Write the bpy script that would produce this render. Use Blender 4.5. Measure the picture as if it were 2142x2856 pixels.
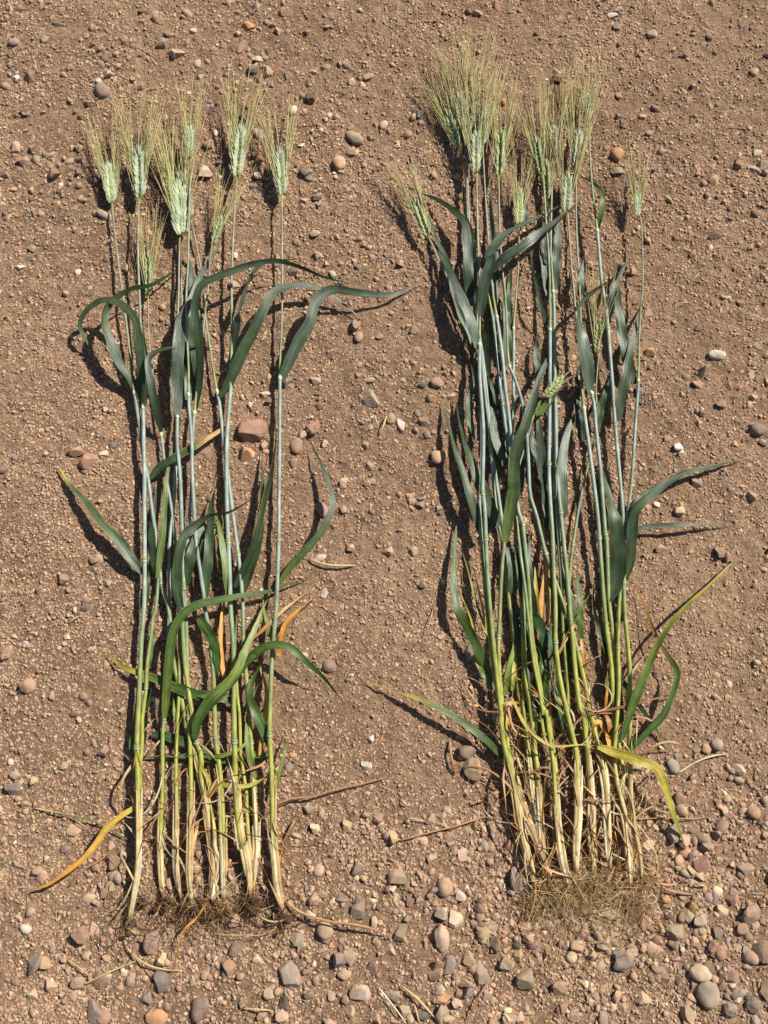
import bpy, math, random
import numpy as np
from mathutils import Vector, Matrix

scene = bpy.context.scene
for o in list(bpy.data.objects):
    bpy.data.objects.remove(o)
rng = np.random.default_rng(7)
random.seed(7)

# ------------------------------------------------------------------ camera
SW, SH = 2142.0, 2856.0
HFOV = math.radians(44.0)
TILT = math.radians(12.0)
DIST = 0.99
cam_d = bpy.data.cameras.new('camera')
cam = bpy.data.objects.new('camera', cam_d)
scene.collection.objects.link(cam)
cam_d.sensor_fit = 'HORIZONTAL'
cam_d.angle = HFOV
cam_d.clip_start = 0.02
cam_d.clip_end = 400.0
cam.location = (0.0, -DIST * math.sin(TILT), DIST * math.cos(TILT))
cam.rotation_euler = (TILT, 0, 0)
scene.camera = cam
CAM = np.array(cam.location)

# ------------------------------------------------------------------ light
SUN_AZ = math.radians(38.0)      # measured from +x towards +y
SUN_EL = math.radians(44.0)
world = bpy.data.worlds.new('World')
scene.world = world
world.use_nodes = True
wn = world.node_tree
bg = wn.nodes['Background']
sky = wn.nodes.new('ShaderNodeTexSky')
sky.sky_type = 'NISHITA'
sky.sun_disc = False
sky.sun_elevation = SUN_EL
sky.sun_rotation = math.pi / 2 - SUN_AZ
wn.links.new(sky.outputs[0], bg.inputs['Color'])
bg.inputs['Strength'].default_value = 0.05
sun_d = bpy.data.lights.new('sun', 'SUN')
sun_d.energy = 5.0
sun_d.angle = math.radians(0.5)
sun_d.color = (1.0, 0.95, 0.86)
sun = bpy.data.objects.new('sun', sun_d)
scene.collection.objects.link(sun)
sd = Vector((math.cos(SUN_AZ) * math.cos(SUN_EL), math.sin(SUN_AZ) * math.cos(SUN_EL), math.sin(SUN_EL)))
sun.rotation_euler = sd.to_track_quat('Z', 'Y').to_euler()
sun.location = sd * 5
scene.view_settings.view_transform = 'Standard'
scene.view_settings.look = 'None'
scene.view_settings.gamma = 1.0
scene.view_settings.use_curve_mapping = False
scene.view_settings.exposure = 0.58

# ------------------------------------------------------------------ helpers
def lin(c):
    c = np.asarray(c, float) / 255.0
    return np.where(c <= 0.04045, c / 12.92, ((c + 0.055) / 1.055) ** 2.4)

CROPS = {'A': (150, 200, .4822), 'B': (150, 900, .4822), 'C': (150, 1600, .4822), 'D': (50, 2056, .4822),
         'E': (1050, 50, .4822), 'F': (1100, 700, .4822), 'G': (1250, 1300, .4822), 'H': (1250, 1900, .4822),
         'P': (0, 0, .4822), 'Q': (780, 200, .3617), 'R': (780, 900, .3617), 'S': (700, 2056, .4822),
         'T': (1342, 2056, .8403), 'U': (1542, 0, .6303), 'V': (1642, 800, .6297), 'W': (0, 1500, .6297),
         'Z': (0, 0, 1.2911)}

def parse(txt, cur=None):
    """'A10,20 30,40 B1,2' -> photo points (each letter is a patch of the survey photo)"""
    pts = []
    for tok in txt.split():
        if tok[0].isalpha():
            cur = tok[0]; tok = tok[1:]
        x, y = tok.split(',')
        ox, oy, s = CROPS[cur]
        pts.append((ox + float(x) * s, oy + float(y) * s))
    return np.array(pts)

ct, st_ = math.cos(TILT), math.sin(TILT)
def onplane(p, z):
    """survey point -> world point at height z above the datum"""
    p = np.asarray(p, float); z = np.broadcast_to(np.asarray(z, float), p[..., 0].shape)
    k = 2 * math.tan(HFOV / 2)
    a = (p[..., 0] / SW - .5) * k
    b = (.5 - p[..., 1] / SH) * k * SH / SW
    dx, dy, dz = a, b * ct + st_, b * st_ - ct
    s = (z - CAM[2]) / dz
    return np.stack([CAM[0] + s * dx, CAM[1] + s * dy, np.broadcast_to(z, s.shape)], -1)

def toimg(x, y):
    """world ground point -> survey coords in 0..1 (used for where the gravel is coarse)"""
    vx, vy, vz = x - CAM[0], y - CAM[1], -CAM[2]
    d = vy * st_ - vz * ct
    k = 2 * math.tan(HFOV / 2)
    return vx / d / k + .5, .5 - (vy * ct + vz * st_) / d / k * SW / SH

def h2(ix, iy, seed):
    n = (ix.astype(np.int64) * 374761393 + iy.astype(np.int64) * 668265263 + seed * 1442695041) & 0x7fffffff
    n = ((n ^ (n >> 13)) * 1274126177) & 0x7fffffff
    n = ((n ^ (n >> 15)) * 668265263) & 0x7fffffff
    return ((n ^ (n >> 14)) & 0xffff) / 65535.0

def noise(x, y, f, seed):
    x = np.asarray(x, float) * f + 1000.3; y = np.asarray(y, float) * f + 1000.7
    ix = np.floor(x); iy = np.floor(y)
    fx = x - ix; fy = y - iy
    fx = fx * fx * (3 - 2 * fx); fy = fy * fy * (3 - 2 * fy)
    a = h2(ix, iy, seed); b = h2(ix + 1, iy, seed); c = h2(ix, iy + 1, seed); d = h2(ix + 1, iy + 1, seed)
    return (a + (b - a) * fx + (c - a) * fy + (a - b - c + d) * fx * fy) * 2 - 1

def ground_low(x, y):
    return .0034 * noise(x, y, 3.1, 1) + .0022 * noise(x, y, 8.3, 2) + .0012 * noise(x, y, 24, 3)

def ground_z(x, y):
    return (ground_low(x, y) + .0013 * noise(x, y, 62, 4) + .0011 * noise(x, y, 140, 5)
            + .0008 * noise(x, y, 290, 6))

def spline(P, n):
    """Catmull-Rom through P, resampled to n evenly spaced points"""
    P = np.asarray(P, float)
    if len(P) == 2:
        P = np.array([P[0], (P[0] + P[1]) / 2, P[1]])
    Q = np.vstack([2 * P[0] - P[1], P, 2 * P[-1] - P[-2]])
    out = []
    for i in range(1, len(Q) - 2):
        p0, p1, p2, p3 = Q[i - 1:i + 3]
        t = np.linspace(0, 1, 14, endpoint=False)[:, None]
        out.append(.5 * (2 * p1 + (p2 - p0) * t + (2 * p0 - 5 * p1 + 4 * p2 - p3) * t ** 2 + (3 * p1 - p0 - 3 * p2 + p3) * t ** 3))
    out = np.vstack(out + [P[-1:]])
    s = np.r_[0, np.cumsum(np.linalg.norm(np.diff(out, axis=0), axis=1))]
    u = np.linspace(0, s[-1], n)
    return np.stack([np.interp(u, s, out[:, k]) for k in range(P.shape[1])], -1)

def norm(v):
    return v / np.maximum(np.linalg.norm(v, axis=-1, keepdims=True), 1e-9)

def mesh(name, V, F, mat, col=None, uv=None, smooth=True):
    m = bpy.data.meshes.new(name)
    m.from_pydata([tuple(v) for v in np.asarray(V).tolist()], [], F if isinstance(F, list) else F.tolist())
    if col is not None:
        a = m.color_attributes.new('col', 'FLOAT_COLOR', 'POINT')
        c = np.ones((len(V), 4), np.float32); c[:, :3] = col
        a.data.foreach_set('color', c.ravel())
    if uv is not None:
        l = m.uv_layers.new(name='UVMap')
        idx = np.zeros(len(m.loops), np.int32); m.loops.foreach_get('vertex_index', idx)
        l.data.foreach_set('uv', np.asarray(uv, np.float32)[idx].ravel())
    if smooth:
        m.polygons.foreach_set('use_smooth', [True] * len(m.polygons))
    m.materials.append(mat)
    m.update()
    return m

def link(name, data, parent=None, kind=None, label=None, cat=None, group=None):
    o = bpy.data.objects.new(name, data)
    scene.collection.objects.link(o)
    if parent is not None:
        o.parent = parent
        if parent.type == 'EMPTY':
            o.matrix_parent_inverse = Matrix.Translation(-parent.location)
    if kind: o['kind'] = kind
    if label: o['label'] = label
    if cat: o['category'] = cat
    if group: o['group'] = group
    return o

def grid_faces(n, m, closed):
    F = []
    mm = m if closed else m - 1
    for i in range(n - 1):
        for j in range(mm):
            k = (j + 1) % m
            F.append((i * m + j, i * m + k, (i + 1) * m + k, (i + 1) * m + j))
    return F

def frames(P):
    T = norm(np.gradient(P, axis=0))
    Z = np.array([0, 0, 1.0])
    S = np.cross(T, Z)
    bad = np.linalg.norm(S, axis=1) < .05
    S[bad] = (1, 0, 0)
    S = norm(S)
    return T, S, np.cross(S, T)

def tube(P, R, sides=8, cap=True, flat=1.0):
    P = np.asarray(P); n = len(P)
    T, S, N = frames(P)
    R = np.broadcast_to(R, (n,))
    a = np.linspace(0, 2 * np.pi, sides, endpoint=False)
    V = P[:, None] + R[:, None, None] * (np.cos(a)[None, :, None] * S[:, None] + flat * np.sin(a)[None, :, None] * N[:, None])
    V = V.reshape(-1, 3)
    F = grid_faces(n, sides, True)
    if cap:
        F.append(tuple(range(sides))[::-1]); F.append(tuple(range((n - 1) * sides, n * sides)))
    return V, F

class Bag:
    """joins many small strands into one part"""
    def __init__(s): s.V = []; s.F = []; s.C = []; s.n = 0
    def add(s, V, F, c):
        s.V.append(V); s.F += [tuple(i + s.n for i in f) for f in F]
        s.C.append(np.broadcast_to(np.asarray(c, float), (len(V), 3))); s.n += len(V)
    def mesh(s, name, mat):
        return mesh(name, np.vstack(s.V), s.F, mat, np.vstack(s.C))

# ------------------------------------------------------------------ materials
def newmat(name):
    m = bpy.data.materials.new(name); m.use_nodes = True
    nt = m.node_tree
    return m, nt, nt.nodes['Principled BSDF'], nt.nodes['Material Output']

def N(nt, t, **kw):
    n = nt.nodes.new(t)
    for k, v in kw.items():
        setattr(n, k, v)
    return n

def setin(n, **kw):
    for k, v in kw.items():
        n.inputs[k.replace('_', ' ')].default_value = v
    return n

def ramp(nt, stops):
    r = nt.nodes.new('ShaderNodeValToRGB')
    e = r.color_ramp.elements
    while len(e) < len(stops): e.new(.5)
    for el, (p, c) in zip(e, stops):
        el.position = p
        el.color = (c, c, c, 1) if np.isscalar(c) else (*c, 1)
    return r

def mixc(nt, kind, fac, a, b):
    m = N(nt, 'ShaderNodeMix', data_type='RGBA', blend_type=kind)
    for i, v in ((0, fac), (6, a), (7, b)):
        if hasattr(v, 'is_linked'): nt.links.new(v, m.inputs[i])
        else: m.inputs[i].default_value = v if np.isscalar(v) else (*v, 1)
    return m.outputs[2]

def make_soil():
    m, nt, p, out = newmat('soil')
    L = nt.links.new
    g = N(nt, 'ShaderNodeNewGeometry')
    pos = g.outputs['Position']
    n1 = setin(N(nt, 'ShaderNodeTexNoise'), Scale=4.0, Detail=5.0, Roughness=.6); L(pos, n1.inputs['Vector'])
    n2 = setin(N(nt, 'ShaderNodeTexNoise'), Scale=55.0, Detail=6.0, Roughness=.7); L(pos, n2.inputs['Vector'])
    n3 = setin(N(nt, 'ShaderNodeTexNoise'), Scale=480.0, Detail=4.0, Roughness=.7); L(pos, n3.inputs['Vector'])
    v1 = setin(N(nt, 'ShaderNodeTexVoronoi'), Scale=520.0); L(pos, v1.inputs['Vector'])
    r1 = ramp(nt, [(.3, SOIL_A), (.7, SOIL_B)]); L(n1.outputs[0], r1.inputs[0])
    r2 = ramp(nt, [(.3, .72), (.7, 1.25)]); L(n2.outputs[0], r2.inputs[0])
    r3 = ramp(nt, [(.3, .7), (.75, 1.35)]); L(n3.outputs[0], r3.inputs[0])
    c = mixc(nt, 'MULTIPLY', 1.0, r1.outputs[0], r2.outputs[0])
    c = mixc(nt, 'MULTIPLY', .8, c, r3.outputs[0])
    # grains: every cell its own tint
    sep = N(nt, 'ShaderNodeSeparateColor'); L(v1.outputs['Color'], sep.inputs[0])
    rg = ramp(nt, [(.0, (.55, .52, .52)), (.2, (.88, .86, .85)), (.7, (1.04, 1.04, 1.03)), (.93, (1.15, 1.15, 1.15)), (1., (1.5, 1.52, 1.55))])
    L(sep.outputs[0], rg.inputs[0])
    c = mixc(nt, 'MULTIPLY', .75, c, rg.outputs[0])
    L(c, p.inputs['Base Color'])
    p.inputs['Roughness'].default_value = .95
    p.inputs['Specular IOR Level'].default_value = .15
    n4 = setin(N(nt, 'ShaderNodeTexNoise'), Scale=210.0, Detail=7.0, Roughness=.72); L(pos, n4.inputs['Vector'])
    b1 = setin(N(nt, 'ShaderNodeBump', invert=True), Strength=.55, Distance=.0010); L(v1.outputs['Distance'], b1.inputs['Height'])
    b2 = setin(N(nt, 'ShaderNodeBump'), Strength=1.0, Distance=.0062); L(n4.outputs[0], b2.inputs['Height']); L(b1.outputs[0], b2.inputs['Normal'])
    b3 = setin(N(nt, 'ShaderNodeBump'), Strength=.6, Distance=.003); L(n2.outputs[0], b3.inputs['Height']); L(b2.outputs[0], b3.inputs['Normal'])
    L(b3.outputs[0], p.inputs['Normal'])
    return m

def make_stone(name, inst):
    m, nt, p, out = newmat(name)
    L = nt.links.new
    if inst:
        a = N(nt, 'ShaderNodeAttribute', attribute_type='INSTANCER', attribute_name='col'); base = a.outputs['Color']
    else:
        a = N(nt, 'ShaderNodeObjectInfo'); base = a.outputs['Color']
    g = N(nt, 'ShaderNodeNewGeometry'); pos = g.outputs['Position']
    n1 = setin(N(nt, 'ShaderNodeTexNoise'), Scale=130.0, Detail=5.0, Roughness=.65); L(pos, n1.inputs['Vector'])
    n2 = setin(N(nt, 'ShaderNodeTexNoise'), Scale=900.0, Detail=3.0, Roughness=.7); L(pos, n2.inputs['Vector'])
    n3 = setin(N(nt, 'ShaderNodeTexNoise'), Scale=60.0, Detail=4.0, Roughness=.7); L(pos, n3.inputs['Vector'])
    r1 = ramp(nt, [(.3, .68), (.7, 1.22)]); L(n1.outputs[0], r1.inputs[0])
    r2 = ramp(nt, [(.3, .72), (.5, 1.0), (.72, 1.35)]); L(n2.outputs[0], r2.inputs[0])
    c = mixc(nt, 'MULTIPLY', 1.0, base, r1.outputs[0])
    c = mixc(nt, 'MULTIPLY', .8, c, r2.outputs[0])
    rd = ramp(nt, [(.40, .10), (.68, .65)]); L(n3.outputs[0], rd.inputs[0])   # dust patches
    c = mixc(nt, 'MIX', rd.outputs[0], c, tuple(np.array(SOIL_B) * 1.02))
    L(c, p.inputs['Base Color'])
    p.inputs['Roughness'].default_value = .85
    p.inputs['Specular IOR Level'].default_value = .25
    b = setin(N(nt, 'ShaderNodeBump'), Strength=.5, Distance=.0012); L(n1.outputs[0], b.inputs['Height'])
    b2 = setin(N(nt, 'ShaderNodeBump'), Strength=.35, Distance=.0005); L(n2.outputs[0], b2.inputs['Height']); L(b.outputs[0], b2.inputs['Normal'])
    L(b2.outputs[0], p.inputs['Normal'])
    return m

def make_plant(name, rough, spec, transl, streak, bump):
    m, nt, p, out = newmat(name)
    L = nt.links.new
    a = N(nt, 'ShaderNodeAttribute', attribute_name='col')
    uv = N(nt, 'ShaderNodeUVMap')
    mp = N(nt, 'ShaderNodeMapping'); mp.inputs['Scale'].default_value = streak; L(uv.outputs[0], mp.inputs['Vector'])
    n1 = setin(N(nt, 'ShaderNodeTexNoise'), Scale=1.0, Detail=3.0, Roughness=.6); L(mp.outputs[0], n1.inputs['Vector'])
    g = N(nt, 'ShaderNodeNewGeometry')
    n2 = setin(N(nt, 'ShaderNodeTexNoise'), Scale=70.0, Detail=5.0, Roughness=.65); L(g.outputs['Position'], n2.inputs['Vector'])
    r1 = ramp(nt, [(.3, .62), (.7, 1.38)]); L(n1.outputs[0], r1.inputs[0])
    r2 = ramp(nt, [(.3, .66), (.7, 1.28)]); L(n2.outputs[0], r2.inputs[0])
    c = mixc(nt, 'MULTIPLY', .9, a.outputs['Color'], r1.outputs[0])
    c = mixc(nt, 'MULTIPLY', 1.0, c, r2.outputs[0])
    L(c, p.inputs['Base Color'])
    p.inputs['Roughness'].default_value = rough
    p.inputs['Specular IOR Level'].default_value = spec
    b = setin(N(nt, 'ShaderNodeBump'), Strength=bump, Distance=.0005); L(n1.outputs[0], b.inputs['Height'])
    L(b.outputs[0], p.inputs['Normal'])
    if transl:
        t = N(nt, 'ShaderNodeBsdfTranslucent')
        tc = mixc(nt, 'MULTIPLY', 1.0, c, (1.3, 1.25, .6)); L(tc, t.inputs[0])
        mx = N(nt, 'ShaderNodeMixShader'); mx.inputs[0].default_value = transl
        L(p.outputs[0], mx.inputs[1]); L(t.outputs[0], mx.inputs[2]); L(mx.outputs[0], out.inputs['Surface'])
    return m

SOIL_A = (.268, .168, .102)
SOIL_B = (.376, .240, .150)
M_SOIL = make_soil()
M_STONE = make_stone('stone', False)
M_GRAVEL = make_stone('gravel', True)
M_STEM = make_plant('culm', .5, .4, 0, (9, 40, 1), .35)
M_LEAF = make_plant('leaf_blade', .44, .55, .2, (9, 3, 1), .8)
M_EAR = make_plant('ear', .6, .3, .1, (8, 8, 1), .2)
M_AWN = make_plant('awn', .5, .4, 0, (1, 1, 1), .0)
M_ROOT = make_plant('root', .9, .1, 0, (1, 1, 1), .0)

# ------------------------------------------------------------------ ground
def axis(lo, hi, step, far):
    core = np.arange(lo, hi + step / 2, step)
    ext = []; d = step; x = 0
    while x < far:
        d *= 1.075; x += d; ext.append(x)
    ext = np.array(ext)
    return np.r_[(lo - ext)[::-1], core, hi + ext]

gx = axis(-.52, .52, .0026, 60)
gy = axis(-.62, .78, .0026, 60)
X, Y = np.meshgrid(gx, gy)
ZZ = ground_z(X, Y)
gv = np.stack([X.ravel(), Y.ravel(), ZZ.ravel()], -1).astype(np.float32)
nx, ny = len(gx), len(gy)
ii = (np.arange(ny - 1)[:, None] * nx + np.arange(nx - 1)[None]).ravel()
gf = np.stack([ii, ii + 1, ii + nx + 1, ii + nx], -1).astype(np.int32)
gm = bpy.data.meshes.new('ground')
gm.vertices.add(len(gv)); gm.vertices.foreach_set('co', gv.ravel())
gm.loops.add(gf.size); gm.loops.foreach_set('vertex_index', gf.ravel())
gm.polygons.add(len(gf)); gm.polygons.foreach_set('loop_start', np.arange(0, gf.size, 4, dtype=np.int32))
gm.polygons.foreach_set('use_smooth', np.ones(len(gf), bool))
gm.update(calc_edges=True); gm.validate()
gm.materials.append(M_SOIL)
link('ground', gm, kind='structure', label='bare reddish brown dirt strewn with grit and pebbles')

# ------------------------------------------------------------------ stones
import bmesh
def ico(sub):
    bm = bmesh.new(); bmesh.ops.create_icosphere(bm, subdivisions=sub, radius=1.0)
    V = np.array([v.co[:] for v in bm.verts]); F = [tuple(v.index for v in f.verts) for f in bm.faces]
    bm.free(); return V, F
ICO = {k: ico(k) for k in (1, 2, 3, 4)}

def stone_mesh(name, seed, angular, sub, mat):
    r = np.random.default_rng(seed)
    V, F = ICO[sub]
    V = V.copy()
    if angular:
        for _ in range(10 if sub > 2 else 8):
            n = norm(r.normal(size=3)); d = r.uniform(.36, .76)
            dot = V @ n
            s = np.where(dot > d, d / np.maximum(dot, 1e-6), 1.0)
            V = V - n * np.maximum(dot - d, 0)[:, None] * .985
    else:
        for _ in range(5):
            n = norm(r.normal(size=3)); d = r.uniform(.6, .9)
            dot = V @ n
            V = V - n * (np.maximum(dot - d, 0) * .55)[:, None]
    ph = r.uniform(0, 6, (4, 3)); dr = r.normal(size=(4, 3)) * (1.6 if angular else 1.2)
    w = sum(np.sin(V @ dr[i] * (1 + i) + ph[i, 0]) for i in range(4))
    V = V * (1 + (.012 if angular else .045) * w)[:, None]
    V -= (V.max(0) + V.min(0)) / 2
    V /= np.abs(V).max(0)
    return mesh(name, V, F, mat, smooth=not angular)

ANG = [stone_mesh('stone_angular', 100 + i, True, 3, M_STONE) for i in range(14)]
RND = [stone_mesh('stone_round', 200 + i, False, 3, M_STONE) for i in range(9)]

SC = {'tan': (186, 154, 124), 'brown': (146, 113, 93), 'grey': (156, 143, 127), 'slate': (116, 110, 104), 'cream': (214, 192, 160),
      'white': (222, 212, 197), 'pink': (186, 156, 132), 'purple': (136, 113, 102), 'dark': (84, 74, 68), 'orange': (196, 146, 100),
      'red': (170, 130, 106), 'olive': (158, 142, 114)}
CN = {'tan': 'tan', 'brown': 'brown', 'grey': 'grey', 'slate': 'slate grey', 'cream': 'cream', 'white': 'whitish', 'pink': 'pinkish tan',
      'purple': 'purplish brown', 'dark': 'dark', 'orange': 'orange tan', 'red': 'reddish', 'olive': 'olive grey'}
# things one can find, used to say where an unremarkable stone or straw lies
MARKS = [(k, parse(p)[0]) for k, p in (
    ('pear shaped pebble', 'Q575,512'), ('egg shaped tan pebble', 'Q460,713'), ('nearly black angular stone', 'Q240,200'),
    ('tan block beyond the ears', 'P1018,312'), ('cream block behind two ears', 'P1180,990'), ('upright grey rock', 'R693,585'),
    ('whitish blocky stone', 'R935,795'), ('ball shaped tan stone', 'R1228,1040'), ('purplish oval pebble', 'R327,1440'),
    ('brown egg shaped pebble', 'R130,950'), ('big brown rock between stems', 'B1150,628'), ('tan red slab stone', 'B205,805'),
    ('dark earth clod', 'S1250,85'), ('dark slate stone', 'S1538,815'), ('tall pale oval pebble', 'S1103,1160'),
    ('pinkish stone under dry leaf', 'S427,1120'), ('flat slab crossed by roots', 'S228,1380'), ('orange wedge stone', 'S1110,1512'),
    ('purplish oval cobble', 'D1055,1575'), ('yellowish tan cobble', 'D800,1625'), ('long slate stone', 'D435,1590'),
    ('dark purple stone', 'D775,1185'), ('touching pair of cobbles', 'T735,815'), ('dark grey gravel edge rock', 'T930,712'),
    ('purplish gravel block', 'T892,585'), ('brown orange pebble', 'U280,687'), ('dark pointed stone', 'U712,1045'),
    ('flat whitish pebble', 'V568,302'), ('speckled slate round stone', 'V748,632'), ('pale stone on smooth dirt', 'W122,655'),
    ('brown purple lump stone', 'W465,945'), ('lone thin ear', 'E1510,1060'), ('outermost pale ear', 'A320,640'), ('far drooping ear', 'E260,1150'),
    ('long leaf pointing outwards', 'B190,1040'), ('orange ended yellowed leaf', 'D280,780'), ('yellowed drooping leaf', 'H1300,760'),
    ('long yellow tipped leaf', 'H-300,60'), ('straight folded leaf', 'G1400,338'), ('thin whitish green straw', 'H1480,450'),
    ('slanting withered orange leaf', 'B1560,1540'), ('curved cream straw', 'R440,1872'), ('long reddish dry stem', 'S480,305'),
    ('tan root mat', 'H800,1350'), ('outer stalk foot', 'D690,700'))]
def landmark(px):
    return MARKS[int(np.argmin([np.hypot(*(px - m[1])) for m in MARKS]))][0]
NSTONE = [0]
HERO = []
def stone(crop, x, y, rx, ry, col, typ='a', ang=None, label=None):
    ox, oy, s = CROPS[crop]
    px = np.array([ox + x * s, oy + y * s])
    c0 = onplane(px, 0.003)
    mpp = np.linalg.norm(onplane(px + (1, 0), .003) - c0)
    a, b = rx * s * mpp, ry * s * mpp
    i = NSTONE[0]; NSTONE[0] += 1
    r = np.random.default_rng(1000 + i)
    c = min(a, b) * r.uniform(.6, .85)
    gz = float(ground_z(c0[0], c0[1]))
    o = bpy.data.objects.new('stone', (ANG if typ == 'a' else RND)[int(r.integers(14 if typ == 'a' else 9))])
    scene.collection.objects.link(o)
    o.location = (c0[0], c0[1], gz + c * .42)
    o.scale = (a * 1.06, b * 1.06, c)
    if ang is None:
        ang = r.uniform(-25, 25) + (180 if r.random() < .5 else 0)
    o.rotation_euler = (math.radians(r.uniform(-9, 9)), math.radians(r.uniform(-9, 9)), math.radians(ang))
    cc = lin(SC[col]) * .80 * r.uniform(.85, 1.12) * (1 + r.normal(size=3) * .03)
    o.color = (*cc, 1)
    HERO.append((c0[0], c0[1], max(a, b)))
    size = 'large' if max(a, b) > .0105 else 'medium' if max(a, b) > .0065 else 'small'
    shape = ('faceted long' if typ == 'a' else 'long oval') if max(a, b) > 1.28 * min(a, b) else ('angular' if typ == 'a' else 'rounded')
    o['label'] = label or f'{size} {shape} {CN[col]} stone near the {landmark(px)}'
    o['category'] = 'stone'
    o['group'] = 'loose stones on the dirt'

def stones(crop, rows):
    for row in rows.strip().split(';'):
        t = row.split()
        if not t: continue
        stone(crop, *map(float, t[:4]), t[4], t[5] if len(t) > 5 else 'a', float(t[6]) if len(t) > 6 else None)

stone('P', 1018, 312, 50, 36, 'tan', 'a', -28, 'largest tan block of the pair beyond the bearded ears')
stone('P', 945, 250, 42, 30, 'grey', 'a', 10, 'grey brown block touching the tan block beyond the ears')
stone('Q', 575, 512, 76, 44, 'grey', 'r', -42, 'smooth grey pink pear shaped pebble between the two bundles')
stone('Q', 460, 713, 48, 60, 'tan', 'r', 0, 'smooth egg shaped tan pebble on dirt near pear shaped pebble')
stone('Q', 240, 200, 40, 42, 'dark', 'a', 20, 'nearly black angular stone beside the outermost long awned ear')
stone('P', 1180, 990, 40, 42, 'cream', 'a', 10, 'cream faceted block just behind two wheat ears')
stone('R', 693, 585, 62, 80, 'grey', 'a', 10, 'upright grey faceted rock on bare dirt between the bundles')
stone('R', 935, 795, 36, 58, 'white', 'a', 12, 'whitish blocky stone beside a tan one between the bundles')
stone('R', 1228, 1040, 60, 58, 'tan', 'r', 0, 'round tan ball shaped stone near fuller bundle leaf tips')
stone('R', 327, 1440, 42, 64, 'purple', 'r', 22, 'purplish brown oval pebble inside the curve of a drooping leaf')
stone('R', 130, 950, 48, 62, 'brown', 'r', 0, 'smooth brown egg shaped pebble by tip of drooping leaf')
stone('R', 255, 820, 46, 52, 'red', 'a', -30, 'reddish brown block touching the tip of a drooping leaf')
stone('B', 1150, 628, 80, 62, 'brown', 'a', 8, 'largest brown rock lying between stems of the sparser bundle')
stone('B', 205, 805, 56, 42, 'red', 'a', 15, 'tan red slab stone outside the sparser bundle above a long leaf')
stone('S', 1250, 85, 50, 40, 'dark', 'r', 0, 'dark brown crumbly earth clod touching a pale stone')
stone('S', 1280, 185, 50, 66, 'tan', 'a', 8, 'pale tan broad stone below the dark earth clod')
stone('S', 1538, 815, 44, 78, 'slate', 'a', 14, 'smooth dark slate stone leaning at the fuller bundle base')
stone('S', 1103, 1160, 42, 76, 'cream', 'r', 8, 'tall pale oval pebble in the coarse gravel')
stone('S', 427, 1120, 46, 50, 'pink', 'r', 0, 'pinkish round stone under a dry leaf strip near roots')
stone('S', 228, 1380, 52, 72, 'grey', 'a', 28, 'grey brown flat slab stone crossed by thin roots')
stone('S', 1110, 1512, 56, 32, 'orange', 'a', 5, 'orange tan wedge stone in the coarse gravel')
stone('D', 1055, 1575, 52, 72, 'purple', 'r', -8, 'purplish brown smooth oval cobble in the coarse gravel')
stone('D', 800, 1625, 62, 46, 'orange', 'r', 0, 'yellowish tan rounded cobble in the coarse gravel')
stone('D', 435, 1590, 46, 76, 'slate', 'a', 28, 'long slate grey stone in the coarse gravel beneath sparser bundle')
stone('D', 775, 1185, 50, 62, 'purple', 'a', 10, 'dark purple angular stone at sparser bundle roots')
stone('T', 725, 780, 36, 28, 'cream', 'r', 0, 'pale tan rounded cobble touching a grey cobble')
stone('T', 748, 850, 36, 44, 'grey', 'r', 0, 'grey speckled cobble touching a pale tan cobble')
stone('T', 930, 712, 36, 34, 'dark', 'a', 10, 'dark grey angular rock at the coarse gravel edge')
stone('T', 892, 585, 32, 32, 'purple', 'a', 0, 'purplish brown block in gravel outside the fuller bundle')
stone('U', 280, 687, 28, 33, 'orange', 'r', 0, 'smooth brown orange pebble between lone ear and fuller bundle')
stone('U', 712, 1045, 30, 20, 'dark', 'a', 15, 'dark pointed stone on dirt beyond the lone thin ear')
stone('V', 568, 302, 38, 22, 'white', 'r', -8, 'flat whitish oval pebble half sunk in open dirt')
stone('V', 748, 632, 33, 28, 'slate', 'r', 0, 'speckled slate round stone near edge of open dirt')
stone('W', 122, 655, 36, 34, 'tan', 'r', 15, 'pale tan rounded stone alone on smooth dirt')
stone('W', 465, 945, 30, 26, 'purple', 'a', 0, 'brown purple lump stone beside the outer stalk base')
stones('P', '812 495 36 26 brown a 30;248 215 22 28 grey r;325 128 26 18 dark;98 850 30 36 pink;1200 840 26 22 slate r;1275 935 24 20 slate;1465 400 26 26 dark;1490 335 34 20 cream;135 640 24 20 dark;112 1540 26 18 white;550 1228 20 18 grey r;380 810 20 18 brown r;185 860 22 22 brown;455 855 22 20 pink;300 895 38 22 tan;140 935 32 26 red;290 955 20 18 tan;1450 940 18 22 pink;1490 1012 20 24 white;1245 765 14 22 cream r;950 685 20 26 cream;30 1010 26 22 grey;560 1035 20 30 dark;80 440 22 22 white;1120 170 16 18 cream;970 190 18 22 brown;800 305 28 18 brown;1610 180 20 22 grey;180 1430 22 20 pink;620 1495 20 22 brown;175 1100 18 22 pink;570 465 18 18 white;765 460 20 16 grey;510 590 26 18 brown')
stones('Q', '105 300 30 42 white r;800 415 30 38 cream r;190 780 38 32 slate r;1075 335 36 30 slate;985 480 36 30 red r;550 620 38 32 pink;190 1005 36 32 pink;275 970 28 30 dark;298 1030 28 26 brown;275 1258 36 34 pink;300 1420 36 30 pink;420 1080 24 24 dark;710 1440 22 28 grey;930 1485 30 28 pink;602 1510 26 22 slate r;580 1470 18 22 cream;1095 1258 26 28 pink;1365 812 26 24 cream r;1028 690 28 26 purple;1188 795 22 32 pink r;685 28 40 32 pink;555 72 30 26 cream;640 90 24 24 cream;905 565 28 22 cream;380 330 20 22 cream r;435 345 24 26 pink r;268 497 24 20 brown')
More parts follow.
